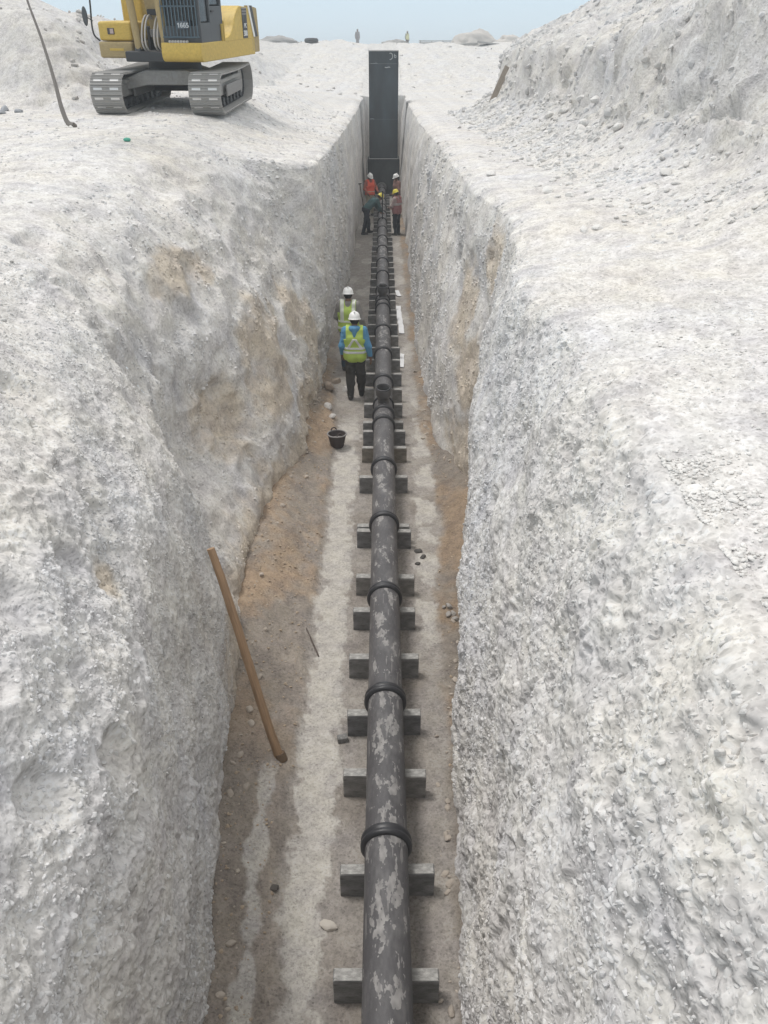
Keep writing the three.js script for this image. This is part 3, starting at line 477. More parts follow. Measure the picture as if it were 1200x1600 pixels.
// countless small rubble
function scatter(name, label, count, pick, sMin, sMax, geo, m) {
  const o = new THREE.InstancedMesh(geo, m, count), M = new THREE.Matrix4(), q = new THREE.Quaternion(), e = new THREE.Euler(), c = new THREE.Color();
  for (let i = 0; i < count; i++) { const [x, y, z, k = 1] = pick(); const s = lerp(sMin, sMax, Math.pow(rnd(), 3)) * k; e.set(rr(-0.5, 0.5), rr(0, 6.28), rr(-0.5, 0.5)); q.setFromEuler(e); M.compose(V(x, y + s * 0.25, z), q, V(s, s * rr(0.7, 1), s * rr(0.7, 1.1))); o.setMatrixAt(i, M); const v = rr(0.82, 1.08); o.setColorAt(i, c.setRGB(v, v, v)); }
  o.name = numbered(name); tag(o, label, 'rubble', undefined, 'stuff'); o.castShadow = o.receiveShadow = true; scene.add(o);
}
// chips and crumbs of the broken marl, half sunk in the cut faces and benches
function chips(name, label, side, g, count, zA, zB, jA, jB, sMin, sMax, bare, grow) {
  const { Q, nc, rowsZ: R, WALLN: W, COL } = grids[side][g], o = new THREE.InstancedMesh(smallStones[(g + side + 3) % 3], mat(C(1, 1, 1), 0.97), count), M = new THREE.Matrix4(), q = new THREE.Quaternion(), e = new THREE.Euler(), c = new THREE.Color();
  let n = 0;
  while (n < count) {
    const z = zA + (zB - zA) * Math.pow(rnd(), grow ? 1.4 : 1), i = rowAt(z, R), j = Math.floor(lerp(jA, jB, rnd())), k = (i * nc + j) * 3, x = Q[k], y = Q[k + 1], zz = Q[k + 2];
    const cover = N3(x * 0.9, y * 0.9, zz * 0.9 + 33) + 0.6 * N3(x * 3, y * 3, zz * 3 + 4); if (cover < bare && rnd() > 0.12) continue;
    const s = lerp(sMin, sMax, Math.pow(rnd(), 3.5)) * (grow ? 0.5 + 0.13 * Math.abs(zz) : 1);
    e.set(rr(0, 6.28), rr(0, 6.28), rr(0, 6.28)); q.setFromEuler(e); M.compose(V(x + (j < W ? side * s * 0.3 : 0), y - s * (j < W ? 0.1 : 0.35), zz + rr(-0.006, 0.006)), q, V(s, s * rr(0.55, 1), s * rr(0.7, 1.2))); o.setMatrixAt(n, M);
    const v = rr(0.78, 0.98); o.setColorAt(n, c.setRGB(COL[k] * v, COL[k + 1] * v, COL[k + 2] * v)); n++;
  }
  o.name = numbered(name); tag(o, label, 'rubble', undefined, 'stuff'); o.castShadow = o.receiveShadow = true; scene.add(o);
}
chips('wall_chips', 'crumbly chips studding the near cut face below the left bank', -1, 0, 42000, -0.9, -8, 40, 375, 0.003, 0.024, -0.05, false);
chips('wall_chips', 'crumbly chips studding the near cut face below the right bank', 1, 0, 42000, -0.7, -8, 40, 375, 0.003, 0.023, -0.1, false);
chips('wall_chips', 'crumbly chips studding the farther cut face on the digger side', -1, 1, 16000, -8, -26, 20, 230, 0.004, 0.022, 0.0, true);
chips('wall_chips', 'crumbly chips studding the farther cut face opposite the digger', 1, 1, 16000, -8, -26, 20, 230, 0.004, 0.022, 0.0, true);
chips('bank_crumbs', 'fine crumbs strewn over the near left bank', -1, 0, 9000, -1.5, -8, 370, 510, 0.002, 0.015, 0.05, false);
chips('bank_crumbs', 'fine crumbs strewn over the near right bank', 1, 0, 12000, -0.9, -8, 370, 510, 0.002, 0.013, 0.05, false);
chips('bank_crumbs', 'crumbs strewn over the left bank towards the digger', -1, 1, 6000, -8, -36, 225, 370, 0.003, 0.02, 0.15, true);
chips('slope_clods', 'clods and crumbs covering the tall spoil slope', 1, 1, 14000, -8, -36, 270, 375, 0.004, 0.036, 0.08, true);
const gauss = () => (rnd() + rnd() + rnd() - 1.5) * 0.9;
const RPATCH = [[1.2, -2.95, 0.22, 0.16], [1.12, -2.55, 0.16, 0.1], [1.4, -2.2, 0.35, 0.16], [1.3, -1.9, 0.3, 0.16], [1.6, -2.7, 0.4, 0.35], [1.9, -4.6, 0.9, 1.6], [1.2, -3.3, 0.3, 0.15]];
scatter('loose_rubble', 'fine pale rubble scattered in patches over the near right bank', 4200, () => { const p = RPATCH[Math.floor(rnd() * RPATCH.length)], x = Math.max(1.3, 0.14 + p[0] + gauss() * p[2]), z = p[1] + gauss() * p[3]; return [x, groundY(x, z), z]; }, 0.003, 0.015, smallStones[0], stoneMat);
scatter('fallen_clods', 'pale clods fallen from the cut faces along the foot of both walls', 380, () => { const z = rr(-17, -2.6), L = rnd() < 0.5, x = L ? prof(LEFT, z, 1) + 0.03 + Math.abs(gauss()) * 0.25 : prof(RIGHT, z, 1) - 0.02 - Math.abs(gauss()) * 0.12; return [x, floorAt(x, z), z]; }, 0.006, 0.045, smallStones[1], mat(C(0.44, 0.385, 0.33), 0.97));
scatter('slope_rubble', 'pale rubble strewn over the spoil slope and the bank below it', 1400, () => { const z = rr(-34, -8), x = TOE(-z) + gauss() * 1.1 + 0.3; return [x, groundY(x, z), z, 0.6 - z * 0.03]; }, 0.012, 0.07, smallStones[1], stoneMat);
scatter('bank_rubble', 'pale crumbs and small stones scattered over the left bank', 900, () => { const z = -Math.pow(rnd(), 1.5) * 24 - 4, x = -2.4 - rnd() * 6; return [x, groundY(x, z), z, 0.5 - z * 0.03]; }, 0.008, 0.05, smallStones[2], stoneMat);
scatter('mound_rubble', 'loose stones covering the left spoil mound', 700, () => { const x = -7 - rnd() * 16, z = -22.5 - rnd() * 14; return [x, groundY(x, z), z]; }, 0.03, 0.13, smallStones[0], stoneMat2);
scatter('far_rubble', 'stones scattered over the far slope around the manhole', 300, () => { const z = rr(-95, -48), x = rr(1.4, 14) * (rnd() < 0.5 ? -1 : 1); return [x, groundY(x, z), z]; }, 0.05, 0.2, smallStones[1], stoneMat2);
scatter('sand_grit', 'brown grit and pebbles on the sandy strips of the trench floor', 1500, () => { let x, z, s; do { z = rr(-15, -3); x = rnd() < 0.72 ? rr(-1.7, -0.8) : rr(0.55, 1.4); s = sandAt(x, z); } while (Math.max(s[0], s[1]) < 0.5 || x < prof(LEFT, z, 1) || x > prof(RIGHT, z, 1)); return [x, floorAt(x, z), z]; }, 0.004, 0.022, smallStones[2], mat(C(0.40, 0.32, 0.24), 0.97));

// ------------------------------------------------------------------ things lying on the banks
{ const x = -6.35, z = -17.8, y = groundY(x, z); // slender bare pole with crooked foot
  const g = thing('bare_pole', 'slender crooked grey pole rising from the left bank beside the digger', 'pole', [x, y, z]);
  const pts = [[0.14, 0.02, 0.05], [0.03, 0.06, 0.02], [-0.05, 0.3, 0], [-0.11, 0.8, -0.02], [-0.22, 1.5, -0.03], [-0.36, 2.2, 0], [-0.42, 2.8, 0], [-0.48, 3.6, 0.03]];
  const c = new THREE.CatmullRomCurve3(pts.map((p) => V(...p))), tg = new THREE.TubeGeometry(c, 60, 1, 8), P = tg.attributes.position;
  for (let i = 0; i <= 60; i++) { const q = c.getPointAt(i / 60), r = lerp(0.062, 0.008, Math.pow(i / 60, 0.5)) * (1 + 0.12 * N3(i * 0.4, 1, 1)); for (let k = 0; k < 9; k++) { const n = i * 9 + k; P.setXYZ(n, q.x + (P.getX(n) - q.x) * r, q.y + (P.getY(n) - q.y) * r, q.z + (P.getZ(n) - q.z) * r); } }
  tg.computeVertexNormals(); part('stem', tg, mat(C(0.22, 0.2, 0.185), 0.95), g);
  part('cut_end', new THREE.SphereGeometry(0.07, 10, 8).scale(1, 0.7, 0.8).translate(0.14, 0.02, 0.05), mat(C(0.13, 0.115, 0.1), 0.95), g);
}
{ const x = -4.35, z = -14.9, y = groundY(x, z); const o = solo('plastic_scrap', new THREE.SphereGeometry(0.055, 12, 8).scale(1.2, 0.6, 0.8), mat(C(0.08, 0.36, 0.26), 0.6), 'small crumpled green plastic scrap on the bank before the digger', 'litter', undefined, [x, y + 0.03, z]); const p = o.geometry.attributes.position; for (let k = 0; k < p.count; k++) p.setXYZ(k, p.getX(k) * (1 + 0.4 * N3(k, 1, 2)), p.getY(k) * (1 + 0.3 * N3(k * 3, 1, 2)), p.getZ(k)); o.geometry.computeVertexNormals(); }
function leanBoard(a, b, w, label) { const A = V(...a), B = V(...b), L = A.distanceTo(B), o = solo('plank', bx(w, L, 0.05, 0, L / 2, 0, 0.006), mat(C(0.36, 0.33, 0.3), 0.9, { map: woodTex(5) }), label, 'plank', undefined, a); o.quaternion.setFromUnitVectors(V(0, 1, 0), B.sub(A).normalize()); return o; }
leanBoard([3.9, groundY(3.9, -32.6) - 0.05, -32.6], [4.45, Math.max(groundY(3.9, -32.6) + 0.85, groundY(4.45, -33) + 0.1), -33], 0.2, 'weathered plank leaning on the far end of the spoil slope');
{ const x = 5.15, z = -10.4, y = groundY(x, z); leanBoard([x - 0.15, y - 0.05, z + 0.1], [x + 0.35, groundY(x + 0.35, z) + 0.5, z - 0.1], 0.07, 'narrow grey stake half buried in the spoil slope below the boulder'); }

// things along the skyline
const skyY = (x, z) => (Math.abs(x) < 1 ? floorAt(x, z) : groundY(x, z));
{ const x = -7.2, z = -92; const o = solo('old_tyre', new THREE.TorusGeometry(0.5, 0.2, 10, 28).rotateX(Math.PI / 2), mat(C(0.03, 0.03, 0.032), 0.85), 'black tyre lying flat on the far skyline', 'tyre', undefined, [x, skyY(x, z) + 0.22, z]); o.rotation.x = 0.1; }
function heap(x, z, rx, h, rz, label, m, s) { const g = new THREE.SphereGeometry(1, 40, 14, 0, 7, 0, Math.PI / 2), p = g.attributes.position; for (let k = 0; k < p.count; k++) { const X = p.getX(k), Y = p.getY(k), Z = p.getZ(k), n = 1 + 0.3 * N3(X * 2 + s, Y * 2, Z * 2) + 0.12 * N3(X * 6 + s, Y * 6, Z * 6); p.setXYZ(k, X * rx * n, Math.pow(Y, 1.5) * h * n - 0.1, Z * rz * n); } g.computeVertexNormals(); solo('dirt_heap', g, m, label, 'heap', undefined, [x, skyY(x, z), z]); }
const dirt = mat(C(0.5, 0.47, 0.44), 0.97), dirt2 = mat(C(0.32, 0.31, 0.3), 0.97);
heap(9.5, -96, 2.6, 1.5, 1.4, 'small pointed dirt heap with dark slabs before it on the skyline', dirt, 3); heap(13.2, -97, 1.9, 0.9, 1.2, 'low dirt heap on the skyline next to the spoil slope', dirt, 8);
heap(1.2, -95, 1.6, 0.55, 1.0, 'low grey rubble heap on the skyline behind the manhole', dirt2, 5); heap(-10.8, -94, 2.2, 0.7, 1.2, 'flat dirt heap on the skyline between tyre and digger', dirt2, 13);
for (const [x, z, w, a, l] of [[8.0, -92.5, 2.6, 0.06, 'long dark slab lying flat in front of the skyline heap'], [10.4, -92, 2.2, -0.12, 'tilted dark slab beside the skyline heap']]) { const o = solo('concrete_slab', bx(w, 0.16, 0.9, 0, 0, 0, 0.02), dirt2, l, 'slab', undefined, [x, skyY(x, z) + 0.15, z]); o.rotation.z = a; o.rotation.y = a * 2; }
{ const x = 6.3, z = -99; const g = thing('site_fence', 'low pale site fence on the skyline behind the heaps', 'fence', [x, skyY(x, z), z]); for (let k = 0; k < 5; k++) part('post', bx(0.06, 0.6, 0.06, -2.4 + k * 1.2, 0.3, 0, 0.01), dirt2, g); part('rail', bx(5.2, 0.06, 0.05, 0, 0.57, 0, 0.01), dirt2, g); part('fence_panel', bx(5.1, 0.35, 0.02, 0, 0.33, 0, 0.005), mat(C(0.5, 0.5, 0.5), 0.9), g); }
// ------------------------------------------------------------------ excavator
{
  const font = await new FontLoader().loadAsync('fonts/droid/droid_sans_bold.typeface.json');
  const ex = -5.2, ez = -23.0, gA = Math.max(groundY(ex - 1.1, ez + 2), groundY(ex + 1.1, ez + 2)), gB = Math.max(groundY(ex - 1.1, ez - 1.9), groundY(ex + 1.1, ez - 1.9)), gy = (gA + gB) / 2 - 0.03;
  const g = thing('excavator', 'dusty yellow tracked excavator with barred cab parked on the left bank', 'excavator', [ex, gy, ez], -0.03); g.rotation.x = Math.atan2(gB - gA, 3.9);
  const nT = 256, ta = tileNoise(nT, 5, 5, 0.6, 131), tb = tileNoise(nT, 24, 3, 0.6, 137);
  const dustMap = dataTex(nT, nT, (i, j) => { const k = j * nT + i, d = sst(0.5, 0.75, ta[k] * 0.7 + tb[k] * 0.3) * 0.5, v = 0.9 + 0.14 * (tb[k] - 0.5); return [lerp(v, 0.93, d), lerp(v, 0.95, d), lerp(v, 1.0, d)]; }, true);
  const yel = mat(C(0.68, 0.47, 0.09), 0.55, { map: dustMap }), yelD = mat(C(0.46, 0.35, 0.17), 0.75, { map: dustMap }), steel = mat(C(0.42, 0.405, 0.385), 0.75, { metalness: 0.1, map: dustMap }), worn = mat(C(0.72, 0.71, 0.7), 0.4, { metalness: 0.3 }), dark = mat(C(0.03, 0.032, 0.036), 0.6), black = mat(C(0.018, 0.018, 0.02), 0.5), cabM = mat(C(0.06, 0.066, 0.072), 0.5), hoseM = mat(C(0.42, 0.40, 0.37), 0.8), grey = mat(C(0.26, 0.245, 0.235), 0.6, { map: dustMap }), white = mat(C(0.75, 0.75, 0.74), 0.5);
  const glass = new THREE.MeshPhysicalMaterial({ color: C(0.30, 0.42, 0.48), roughness: 0.06, transmission: 1, thickness: 0, ior: 1.5 });
  // tracks
  const R = 0.4, half = 1.78, yc = 0.47, gauge = 1.14, shoeW = 0.74;
  const shoe = merge([bx(shoeW, 0.028, 0.195, 0, 0, 0, 0.006), bx(shoeW - 0.01, 0.03, 0.018, 0, 0.026, -0.075, 0.005), bx(shoeW - 0.01, 0.024, 0.016, 0, 0.024, 0.0, 0.005), bx(shoeW - 0.01, 0.03, 0.018, 0, 0.026, 0.078, 0.005)]);
  const padWear = bx(0.2, 0.006, 0.05, 0, 0.018, -0.04, 0.002);
  const link = bx(0.06, 0.09, 0.16, 0, -0.06, 0, 0.02);
  const per = 4 * half + 2 * Math.PI * R, ns = 50;
  for (const s of [-1, 1]) {
    for (let k = 0; k < ns; k++) {
      let d = (k + 0.3) / ns * per, x, y, a;
      if (d < 2 * half) { y = yc + R; x = -half + d; a = 0; y -= 0.03 * Math.sin(d / (2 * half) * Math.PI); } else if (d < 2 * half + Math.PI * R) { const t = (d - 2 * half) / R; x = half + Math.sin(t) * R; y = yc + Math.cos(t) * R; a = t; }
      else if (d < 4 * half + Math.PI * R) { d -= 2 * half + Math.PI * R; x = half - d; y = yc - R; a = Math.PI; } else { const t = (d - 4 * half - Math.PI * R) / R; x = -half - Math.sin(t) * R; y = yc - Math.cos(t) * R; a = Math.PI + t; }
      const o = part('track_shoe', shoe, steel, g); o.position.set(s * gauge, y, x); o.rotation.x = a;
      for (const t of [-1, 1]) { part('worn_grouser', padWear, worn, o).position.x = t * 0.19; part('chain_link', link, dark, o).position.x = t * 0.1; }
    }
    const fr = part('track_frame', merge([bx(0.3, 0.3, 3.0, s * gauge, yc + 0.02, 0, 0.05), bx(0.42, 0.1, 2.5, s * gauge, yc + 0.2, 0, 0.03)]), steel, g);
    part('side_cover', bx(0.05, 0.26, 1.9, s * gauge + 0.24, yc - 0.02, -0.1, 0.03), grey, g);
    part('idler', new THREE.CylinderGeometry(R - 0.06, R - 0.06, 0.16, 28).rotateZ(Math.PI / 2).translate(s * gauge, yc, half), steel, g);
    part('sprocket', new THREE.CylinderGeometry(R - 0.06, R - 0.06, 0.2, 14).rotateZ(Math.PI / 2).translate(s * gauge, yc, -half), steel, g);
    for (let k = 0; k < 7; k++) part('track_roller', new THREE.CylinderGeometry(0.1, 0.1, 0.34, 14).rotateZ(Math.PI / 2).translate(s * gauge, yc - 0.25, -1.35 + k * 0.45), dark, g);
    for (const z of [-0.7, 0.7]) part('carrier_roller', new THREE.CylinderGeometry(0.07, 0.07, 0.26, 12).rotateZ(Math.PI / 2).translate(s * gauge, yc + 0.29, z), dark, g);
  }
  const cross = new THREE.Shape([[-1.0, 0.5], [-1.0, 0.72], [-0.5, 0.88], [0.5, 0.88], [1.0, 0.72], [1.0, 0.5], [0.5, 0.6], [-0.5, 0.6]].map((p) => new THREE.Vector2(...p)));
  part('car_body', new THREE.ExtrudeGeometry(cross, { depth: 1.7, bevelEnabled: true, bevelSize: 0.02, bevelThickness: 0.02, bevelSegments: 1 }).translate(0, 0, -0.7), steel, g);
  part('axle_beam', bx(1.7, 0.22, 0.4, 0, 0.42, -0.9, 0.03), dark, g);
  part('swing_ring', new THREE.CylinderGeometry(0.62, 0.66, 0.26, 36).translate(0, 0.99, 0.1), dark, g);
  // upper structure, swung a little
  const U = (geo) => geo.rotateY(-0.17);
  part('revolving_frame', U(bx(1.1, 0.22, 3.6, -0.05, 1.2, -0.35, 0.03)), dark, g);
  // cab side
  const skirt = new THREE.Shape(); skirt.moveTo(-2.1, 1.12); skirt.lineTo(1.42, 1.12); skirt.quadraticCurveTo(1.55, 1.13, 1.55, 1.3); skirt.lineTo(1.52, 1.47); skirt.lineTo(-2.1, 1.47); skirt.closePath();
  const ext = (sh, w, bev = 0.02) => new THREE.ExtrudeGeometry(sh, { depth: w - 2 * bev, bevelEnabled: true, bevelSize: bev, bevelThickness: bev, bevelSegments: 2, curveSegments: 12 }).rotateY(-Math.PI / 2).translate(w - bev, 0, 0);    // drawn in (z, y), extruded across x from 0 to w
  part('side_skirt', U(ext(skirt, 0.98).translate(0.38, 0, 0)), yel, g);
  // cab
  const z0 = 0.02, z1 = 1.42, x0 = 0.40, x1 = 1.34, y0 = 1.48, y1 = 3.12;
  const cab = part('cab', U(merge([bx(0.07, y1 - y0, 0.07, x0 + 0.035, (y0 + y1) / 2, z1 - 0.04, 0.02), bx(0.07, y1 - y0, 0.07, x1 - 0.035, (y0 + y1) / 2, z1 - 0.04, 0.02), bx(0.07, y1 - y0, 0.09, x0 + 0.035, (y0 + y1) / 2, z0 + 0.04, 0.02), bx(0.07, y1 - y0, 0.09, x1 - 0.035, (y0 + y1) / 2, z0 + 0.04, 0.02), bx(0.07, y1 - y0, 0.09, x1 - 0.035, (y0 + y1) / 2, 0.78, 0.02),
    bx(x1 - x0, 0.1, z1 - z0, (x0 + x1) / 2, y1, (z0 + z1) / 2, 0.04), bx(x1 - x0, 0.34, 0.06, (x0 + x1) / 2, y0 + 0.17, z1 - 0.03, 0.02), bx(0.055, 0.72, 0.72, x1 - 0.03, y0 + 0.36, 0.42, 0.02), bx(0.055, 0.4, 0.6, x1 - 0.03, y0 + 0.2, 1.08, 0.02), bx(x1 - x0 - 0.04, y1 - y0, 0.04, (x0 + x1) / 2, (y0 + y1) / 2, z0 + 0.0, 0.01), bx(0.05, 0.9, z1 - z0 - 0.1, x0 + 0.03, y0 + 0.45, (z0 + z1) / 2, 0.01), bx(x1 - x0, 0.04, z1 - z0, (x0 + x1) / 2, y0 + 0.01, (z0 + z1) / 2, 0.01)])), cabM, g);
  part('front_window', U(bx(x1 - x0 - 0.13, y1 - y0 - 0.42, 0.012, (x0 + x1) / 2, y0 + 0.34 + (y1 - y0 - 0.42) / 2, z1 - 0.05, 0.002)), glass, cab);
  part('door_window', U(bx(0.012, 0.86, 0.6, x1 - 0.05, y0 + 0.75 + 0.43, 0.42, 0.002)), glass, cab);
  part('door_window', U(bx(0.012, 1.14, 0.5, x1 - 0.05, y0 + 0.42 + 0.57, 1.08, 0.002)), glass, cab);
  part('door_handle', U(bx(0.03, 0.04, 0.16, x1 + 0.012, y0 + 0.62, 0.66, 0.01)), black, cab);
  part('seat', U(merge([bx(0.5, 0.16, 0.5, 0.86, y0 + 0.5, 0.5, 0.05), bx(0.48, 0.7, 0.14, 0.86, y0 + 0.9, 0.24, 0.05), bx(0.4, 0.42, 0.4, 0.86, y0 + 0.22, 0.48, 0.03)])), dark, cab);
  part('control_console', U(merge([bx(0.18, 0.5, 0.5, 0.56, y0 + 0.3, 0.7, 0.03), bx(0.04, 0.4, 0.04, 0.56, y0 + 0.7, 0.85, 0.01)])), cabM, cab);
  const guard = part('front_guard', U(merge([bx(0.86, 0.035, 0.03, (x0 + x1) / 2, y0 + 0.12, z1 + 0.075, 0.008), bx(0.86, 0.03, 0.03, (x0 + x1) / 2, y0 + 0.72, z1 + 0.075, 0.008), bx(0.86, 0.035, 0.03, (x0 + x1) / 2, y1 - 0.1, z1 + 0.075, 0.008), bx(0.03, 0.03, 0.1, x0 + 0.05, y0 + 0.12, z1 + 0.03, 0.006), bx(0.03, 0.03, 0.1, x1 - 0.05, y0 + 0.12, z1 + 0.03, 0.006), bx(0.03, 0.03, 0.1, x0 + 0.05, y1 - 0.1, z1 + 0.03, 0.006), bx(0.03, 0.03, 0.1, x1 - 0.05, y1 - 0.1, z1 + 0.03, 0.006)])), mat(C(0.05, 0.085, 0.11), 0.5), g);
  for (let k = 0; k < 11; k++) { const xx = x0 + 0.06 + k * 0.083; part('guard_bar', U(bar([xx, y0 + 0.11, z1 + 0.075], [xx, y1 - 0.08, z1 + 0.075], 0.012, 0.012, 8)), mat(C(0.07, 0.12, 0.155), 0.45), guard); }
  for (let k = 0; k < 7; k++) part('step_bolt', U(new THREE.CylinderGeometry(0.028, 0.028, 0.05, 12).rotateX(Math.PI / 2).translate(x0 + 0.2 + k * 0.07, y0 + 0.035, z1 + 0.1)), hoseM, g);
  const plate = part('number_plate', U(bx(0.27, 0.16, 0.012, 0.95, y0 + 0.36, z1 + 0.1, 0.003)), mat(C(0.05, 0.07, 0.09), 0.6), g);
  const txt = (s, size, m, depth = 0.006) => new TextGeometry(s, { font, size, depth, curveSegments: 4 });
  part('plate_digits', U(txt('1665', 0.095).translate(0.82, y0 + 0.31, z1 + 0.107)), mat(C(0.5, 0.53, 0.55), 0.7), plate);
  // engine side panel with curved front edge, stripe with lettering, counterweight
  const pan = new THREE.Shape(); pan.moveTo(0.02, 1.48); pan.lineTo(-0.1, 1.48); pan.lineTo(-2.05, 1.48); pan.lineTo(-2.05, 2.12); pan.lineTo(-1.15, 2.18); pan.quadraticCurveTo(-0.85, 2.1, -0.62, 1.78); pan.quadraticCurveTo(-0.42, 1.55, -0.1, 1.53); pan.quadraticCurveTo(0.02, 1.52, 0.02, 1.48);
  const hood = part('engine_side_panel', U(ext(pan, 0.5).translate(0.87, 0, 0)), yel, g);
  part('panel_stripe', U(bx(0.008, 0.66, 0.34, 1.376, 1.82, -1.42, 0.002)), black, hood);
  const side = (geo, z, y) => U(geo.rotateY(Math.PI / 2).translate(1.38, y, z));
  part('panel_lettering', side(txt('PC', 0.1), -1.36, 1.72), white, hood); part('panel_lettering', side(txt('300', 0.12), -1.28, 1.54), white, hood);
  for (let k = 0; k < 3; k++) part('vent_slot', U(bx(0.01, 0.035, 0.36, 1.379, 2.02 + k * 0.06, -1.42, 0.003)), grey, hood);
  part('cab_post_trim', U(bx(0.06, 0.42, 0.05, 1.34, 1.69, 0.02, 0.015)), yel, g); part('grab_post', U(bx(0.05, 0.36, 0.05, 1.36, 1.66, -0.05 + 0.22, 0.015)), yel, g);
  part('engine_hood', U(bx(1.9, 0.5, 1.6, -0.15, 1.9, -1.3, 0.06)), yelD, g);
  const cwS = new THREE.Shape(); cwS.absarc(0, 0, 2.72, -Math.PI / 2 - 0.51, -Math.PI / 2 + 0.51, false); cwS.lineTo(1.33, -2.0); cwS.lineTo(-1.33, -2.0); cwS.closePath();
  const cw = part('counterweight', U(new THREE.ExtrudeGeometry(cwS, { depth: 0.95, bevelEnabled: true, bevelSize: 0.03, bevelThickness: 0.03, bevelSegments: 2 }).rotateX(-Math.PI / 2).scale(1, 1, -1).translate(0, 1.18, 0)), grey, g);
  { const p = cw.geometry.index ? cw.geometry : cw.geometry, ps = p.attributes.position; for (let k = 0; k < ps.count; k += 3) { const t = [ps.getX(k + 1), ps.getY(k + 1), ps.getZ(k + 1)]; ps.setXYZ(k + 1, ps.getX(k + 2), ps.getY(k + 2), ps.getZ(k + 2)); ps.setXYZ(k + 2, ...t); } p.computeVertexNormals(); }
  const dz = new THREE.Shape([[-2.02, 1.5], [-2.14, 1.5], [-1.82, 2.2], [-1.7, 2.2]].map((p) => new THREE.Vector2(...p)));
  part('white_stripe', U(new THREE.ExtrudeGeometry(dz, { depth: 0.01, bevelEnabled: false }).rotateY(-Math.PI / 2).translate(1.385, 0, 0)), white, g);
  const dz2 = new THREE.Shape([[-2.14, 1.5], [-2.34, 1.5], [-2.02, 2.2], [-1.82, 2.2]].map((p) => new THREE.Vector2(...p)));
  part('dark_stripe', U(new THREE.ExtrudeGeometry(dz2, { depth: 0.008, bevelEnabled: false }).rotateY(-Math.PI / 2).translate(1.385, 0, 0)), black, g);
  const rear = new THREE.Shape([[-2.0, 1.16], [-2.48, 1.16], [-2.5, 1.5], [-2.44, 2.12], [-2.0, 2.18]].map((p) => new THREE.Vector2(...p))); part('counterweight_cheek', U(ext(rear, 0.18, 0.02).translate(1.18, 0, 0)), yelD, g);
  // far side: tool box, tank, hand rail, mirror
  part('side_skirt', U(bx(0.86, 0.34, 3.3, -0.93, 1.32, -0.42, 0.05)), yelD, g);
  const tb2 = part('tool_box', U(bx(0.84, 0.4, 1.0, -0.93, 1.7, 0.66, 0.06)), yel, g);
  part('work_lamp', U(merge([bx(0.17, 0.13, 0.03, -1.02, 1.7, 1.165, 0.01)])), mat(C(0.06, 0.05, 0.05), 0.4), tb2); part('lamp_lens', U(bx(0.09, 0.1, 0.02, -0.99, 1.7, 1.178, 0.006)), mat(C(0.42, 0.33, 0.31), 0.3), tb2);
  part('fuel_tank', U(bx(0.56, 0.92, 1.0, -0.79, 2.0, -0.1, 0.07)), yel, g); part('tank_cap', U(new THREE.CylinderGeometry(0.06, 0.06, 0.06, 14).translate(-0.8, 2.49, 0.1)), dark, g);
  part('skirt_badge', U(bx(0.36, 0.05, 0.01, -0.9, 1.33, 1.235, 0.003)), yel, g);
  part('hand_rail', U(merge([tube([[-1.36, 1.5, 1.1], [-1.46, 1.62, 1.16], [-1.44, 2.2, 1.16], [-1.36, 2.9, 1.1], [-1.28, 3.0, 0.9]], 0.02, 30), tube([[-1.41, 2.45, 1.14], [-1.0, 2.43, 0.9], [-0.8, 2.44, 0.3]], 0.016, 12)])), black, g);
  part('mirror', U(new THREE.SphereGeometry(1, 16, 12).scale(0.07, 0.2, 0.03).translate(-1.6, 2.0, 1.2)), cabM, g); part('mirror_arm', U(bar([-1.58, 2.0, 1.2], [-1.44, 1.9, 1.16], 0.012)), black, g);
  // boom, foot, cylinders, hoses
  const bs = new THREE.Shape(); bs.moveTo(0.25, 1.35); bs.lineTo(0.75, 1.4); bs.quadraticCurveTo(1.3, 3.4, 1.75, 4.6); bs.quadraticCurveTo(2.3, 5.9, 3.6, 6.5); bs.lineTo(3.55, 6.75); bs.quadraticCurveTo(1.9, 6.4, 1.1, 4.9); bs.quadraticCurveTo(0.5, 3.2, 0.25, 1.35);
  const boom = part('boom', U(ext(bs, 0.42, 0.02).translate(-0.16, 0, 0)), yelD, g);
  part('boom_foot', U(merge([bx(0.06, 0.6, 0.9, -0.24, 1.5, 0.4, 0.02), bx(0.06, 0.6, 0.9, 0.33, 1.5, 0.4, 0.02), new THREE.CylinderGeometry(0.1, 0.1, 0.7, 18).rotateZ(Math.PI / 2).translate(0.05, 1.6, 0.5)])), dark, g);
  for (const s of [-1, 1]) { const xx = 0.05 + s * 0.34; const c = part('boom_cylinder', U(bar([xx, 1.35, 1.3], [xx, 3.4, 1.62], 0.085, 0.085, 18)), yelD, g); part('cylinder_rod', U(bar([xx, 3.4, 1.62], [xx, 4.6, 1.8], 0.05, 0.05, 14)), worn, c); part('cylinder_eye', U(new THREE.CylinderGeometry(0.12, 0.12, 0.14, 18).rotateZ(Math.PI / 2).translate(xx, 1.3, 1.28)), dark, c); }
  for (const [x, dx] of [[-0.12, 0], [-0.04, 0.02], [0.19, 0.01], [0.27, 0]]) part('hydraulic_hose', U(tube([[x, 1.2, 1.15], [x - 0.03, 1.45, 1.38], [x, 1.85, 1.32], [x + 0.03, 2.02, 1.15], [x + dx, 1.95, 1.0]], 0.022, 24, 8)), hoseM, g);
  part('hose_block', U(bx(0.3, 0.16, 0.2, 0.08, 1.66, 1.0, 0.02)), grey, g); part('hose_bracket', U(bx(0.34, 0.12, 0.12, 0.06, 2.08, 0.98, 0.02)), dark, g);
  part('arm', U(ext(new THREE.Shape([[3.4, 6.5], [3.7, 6.95], [6.3, 7.7], [6.35, 7.5], [4.2, 6.55]].map((p) => new THREE.Vector2(...p))), 0.34, 0.02).translate(-0.12, 0, 0)), yelD, g);
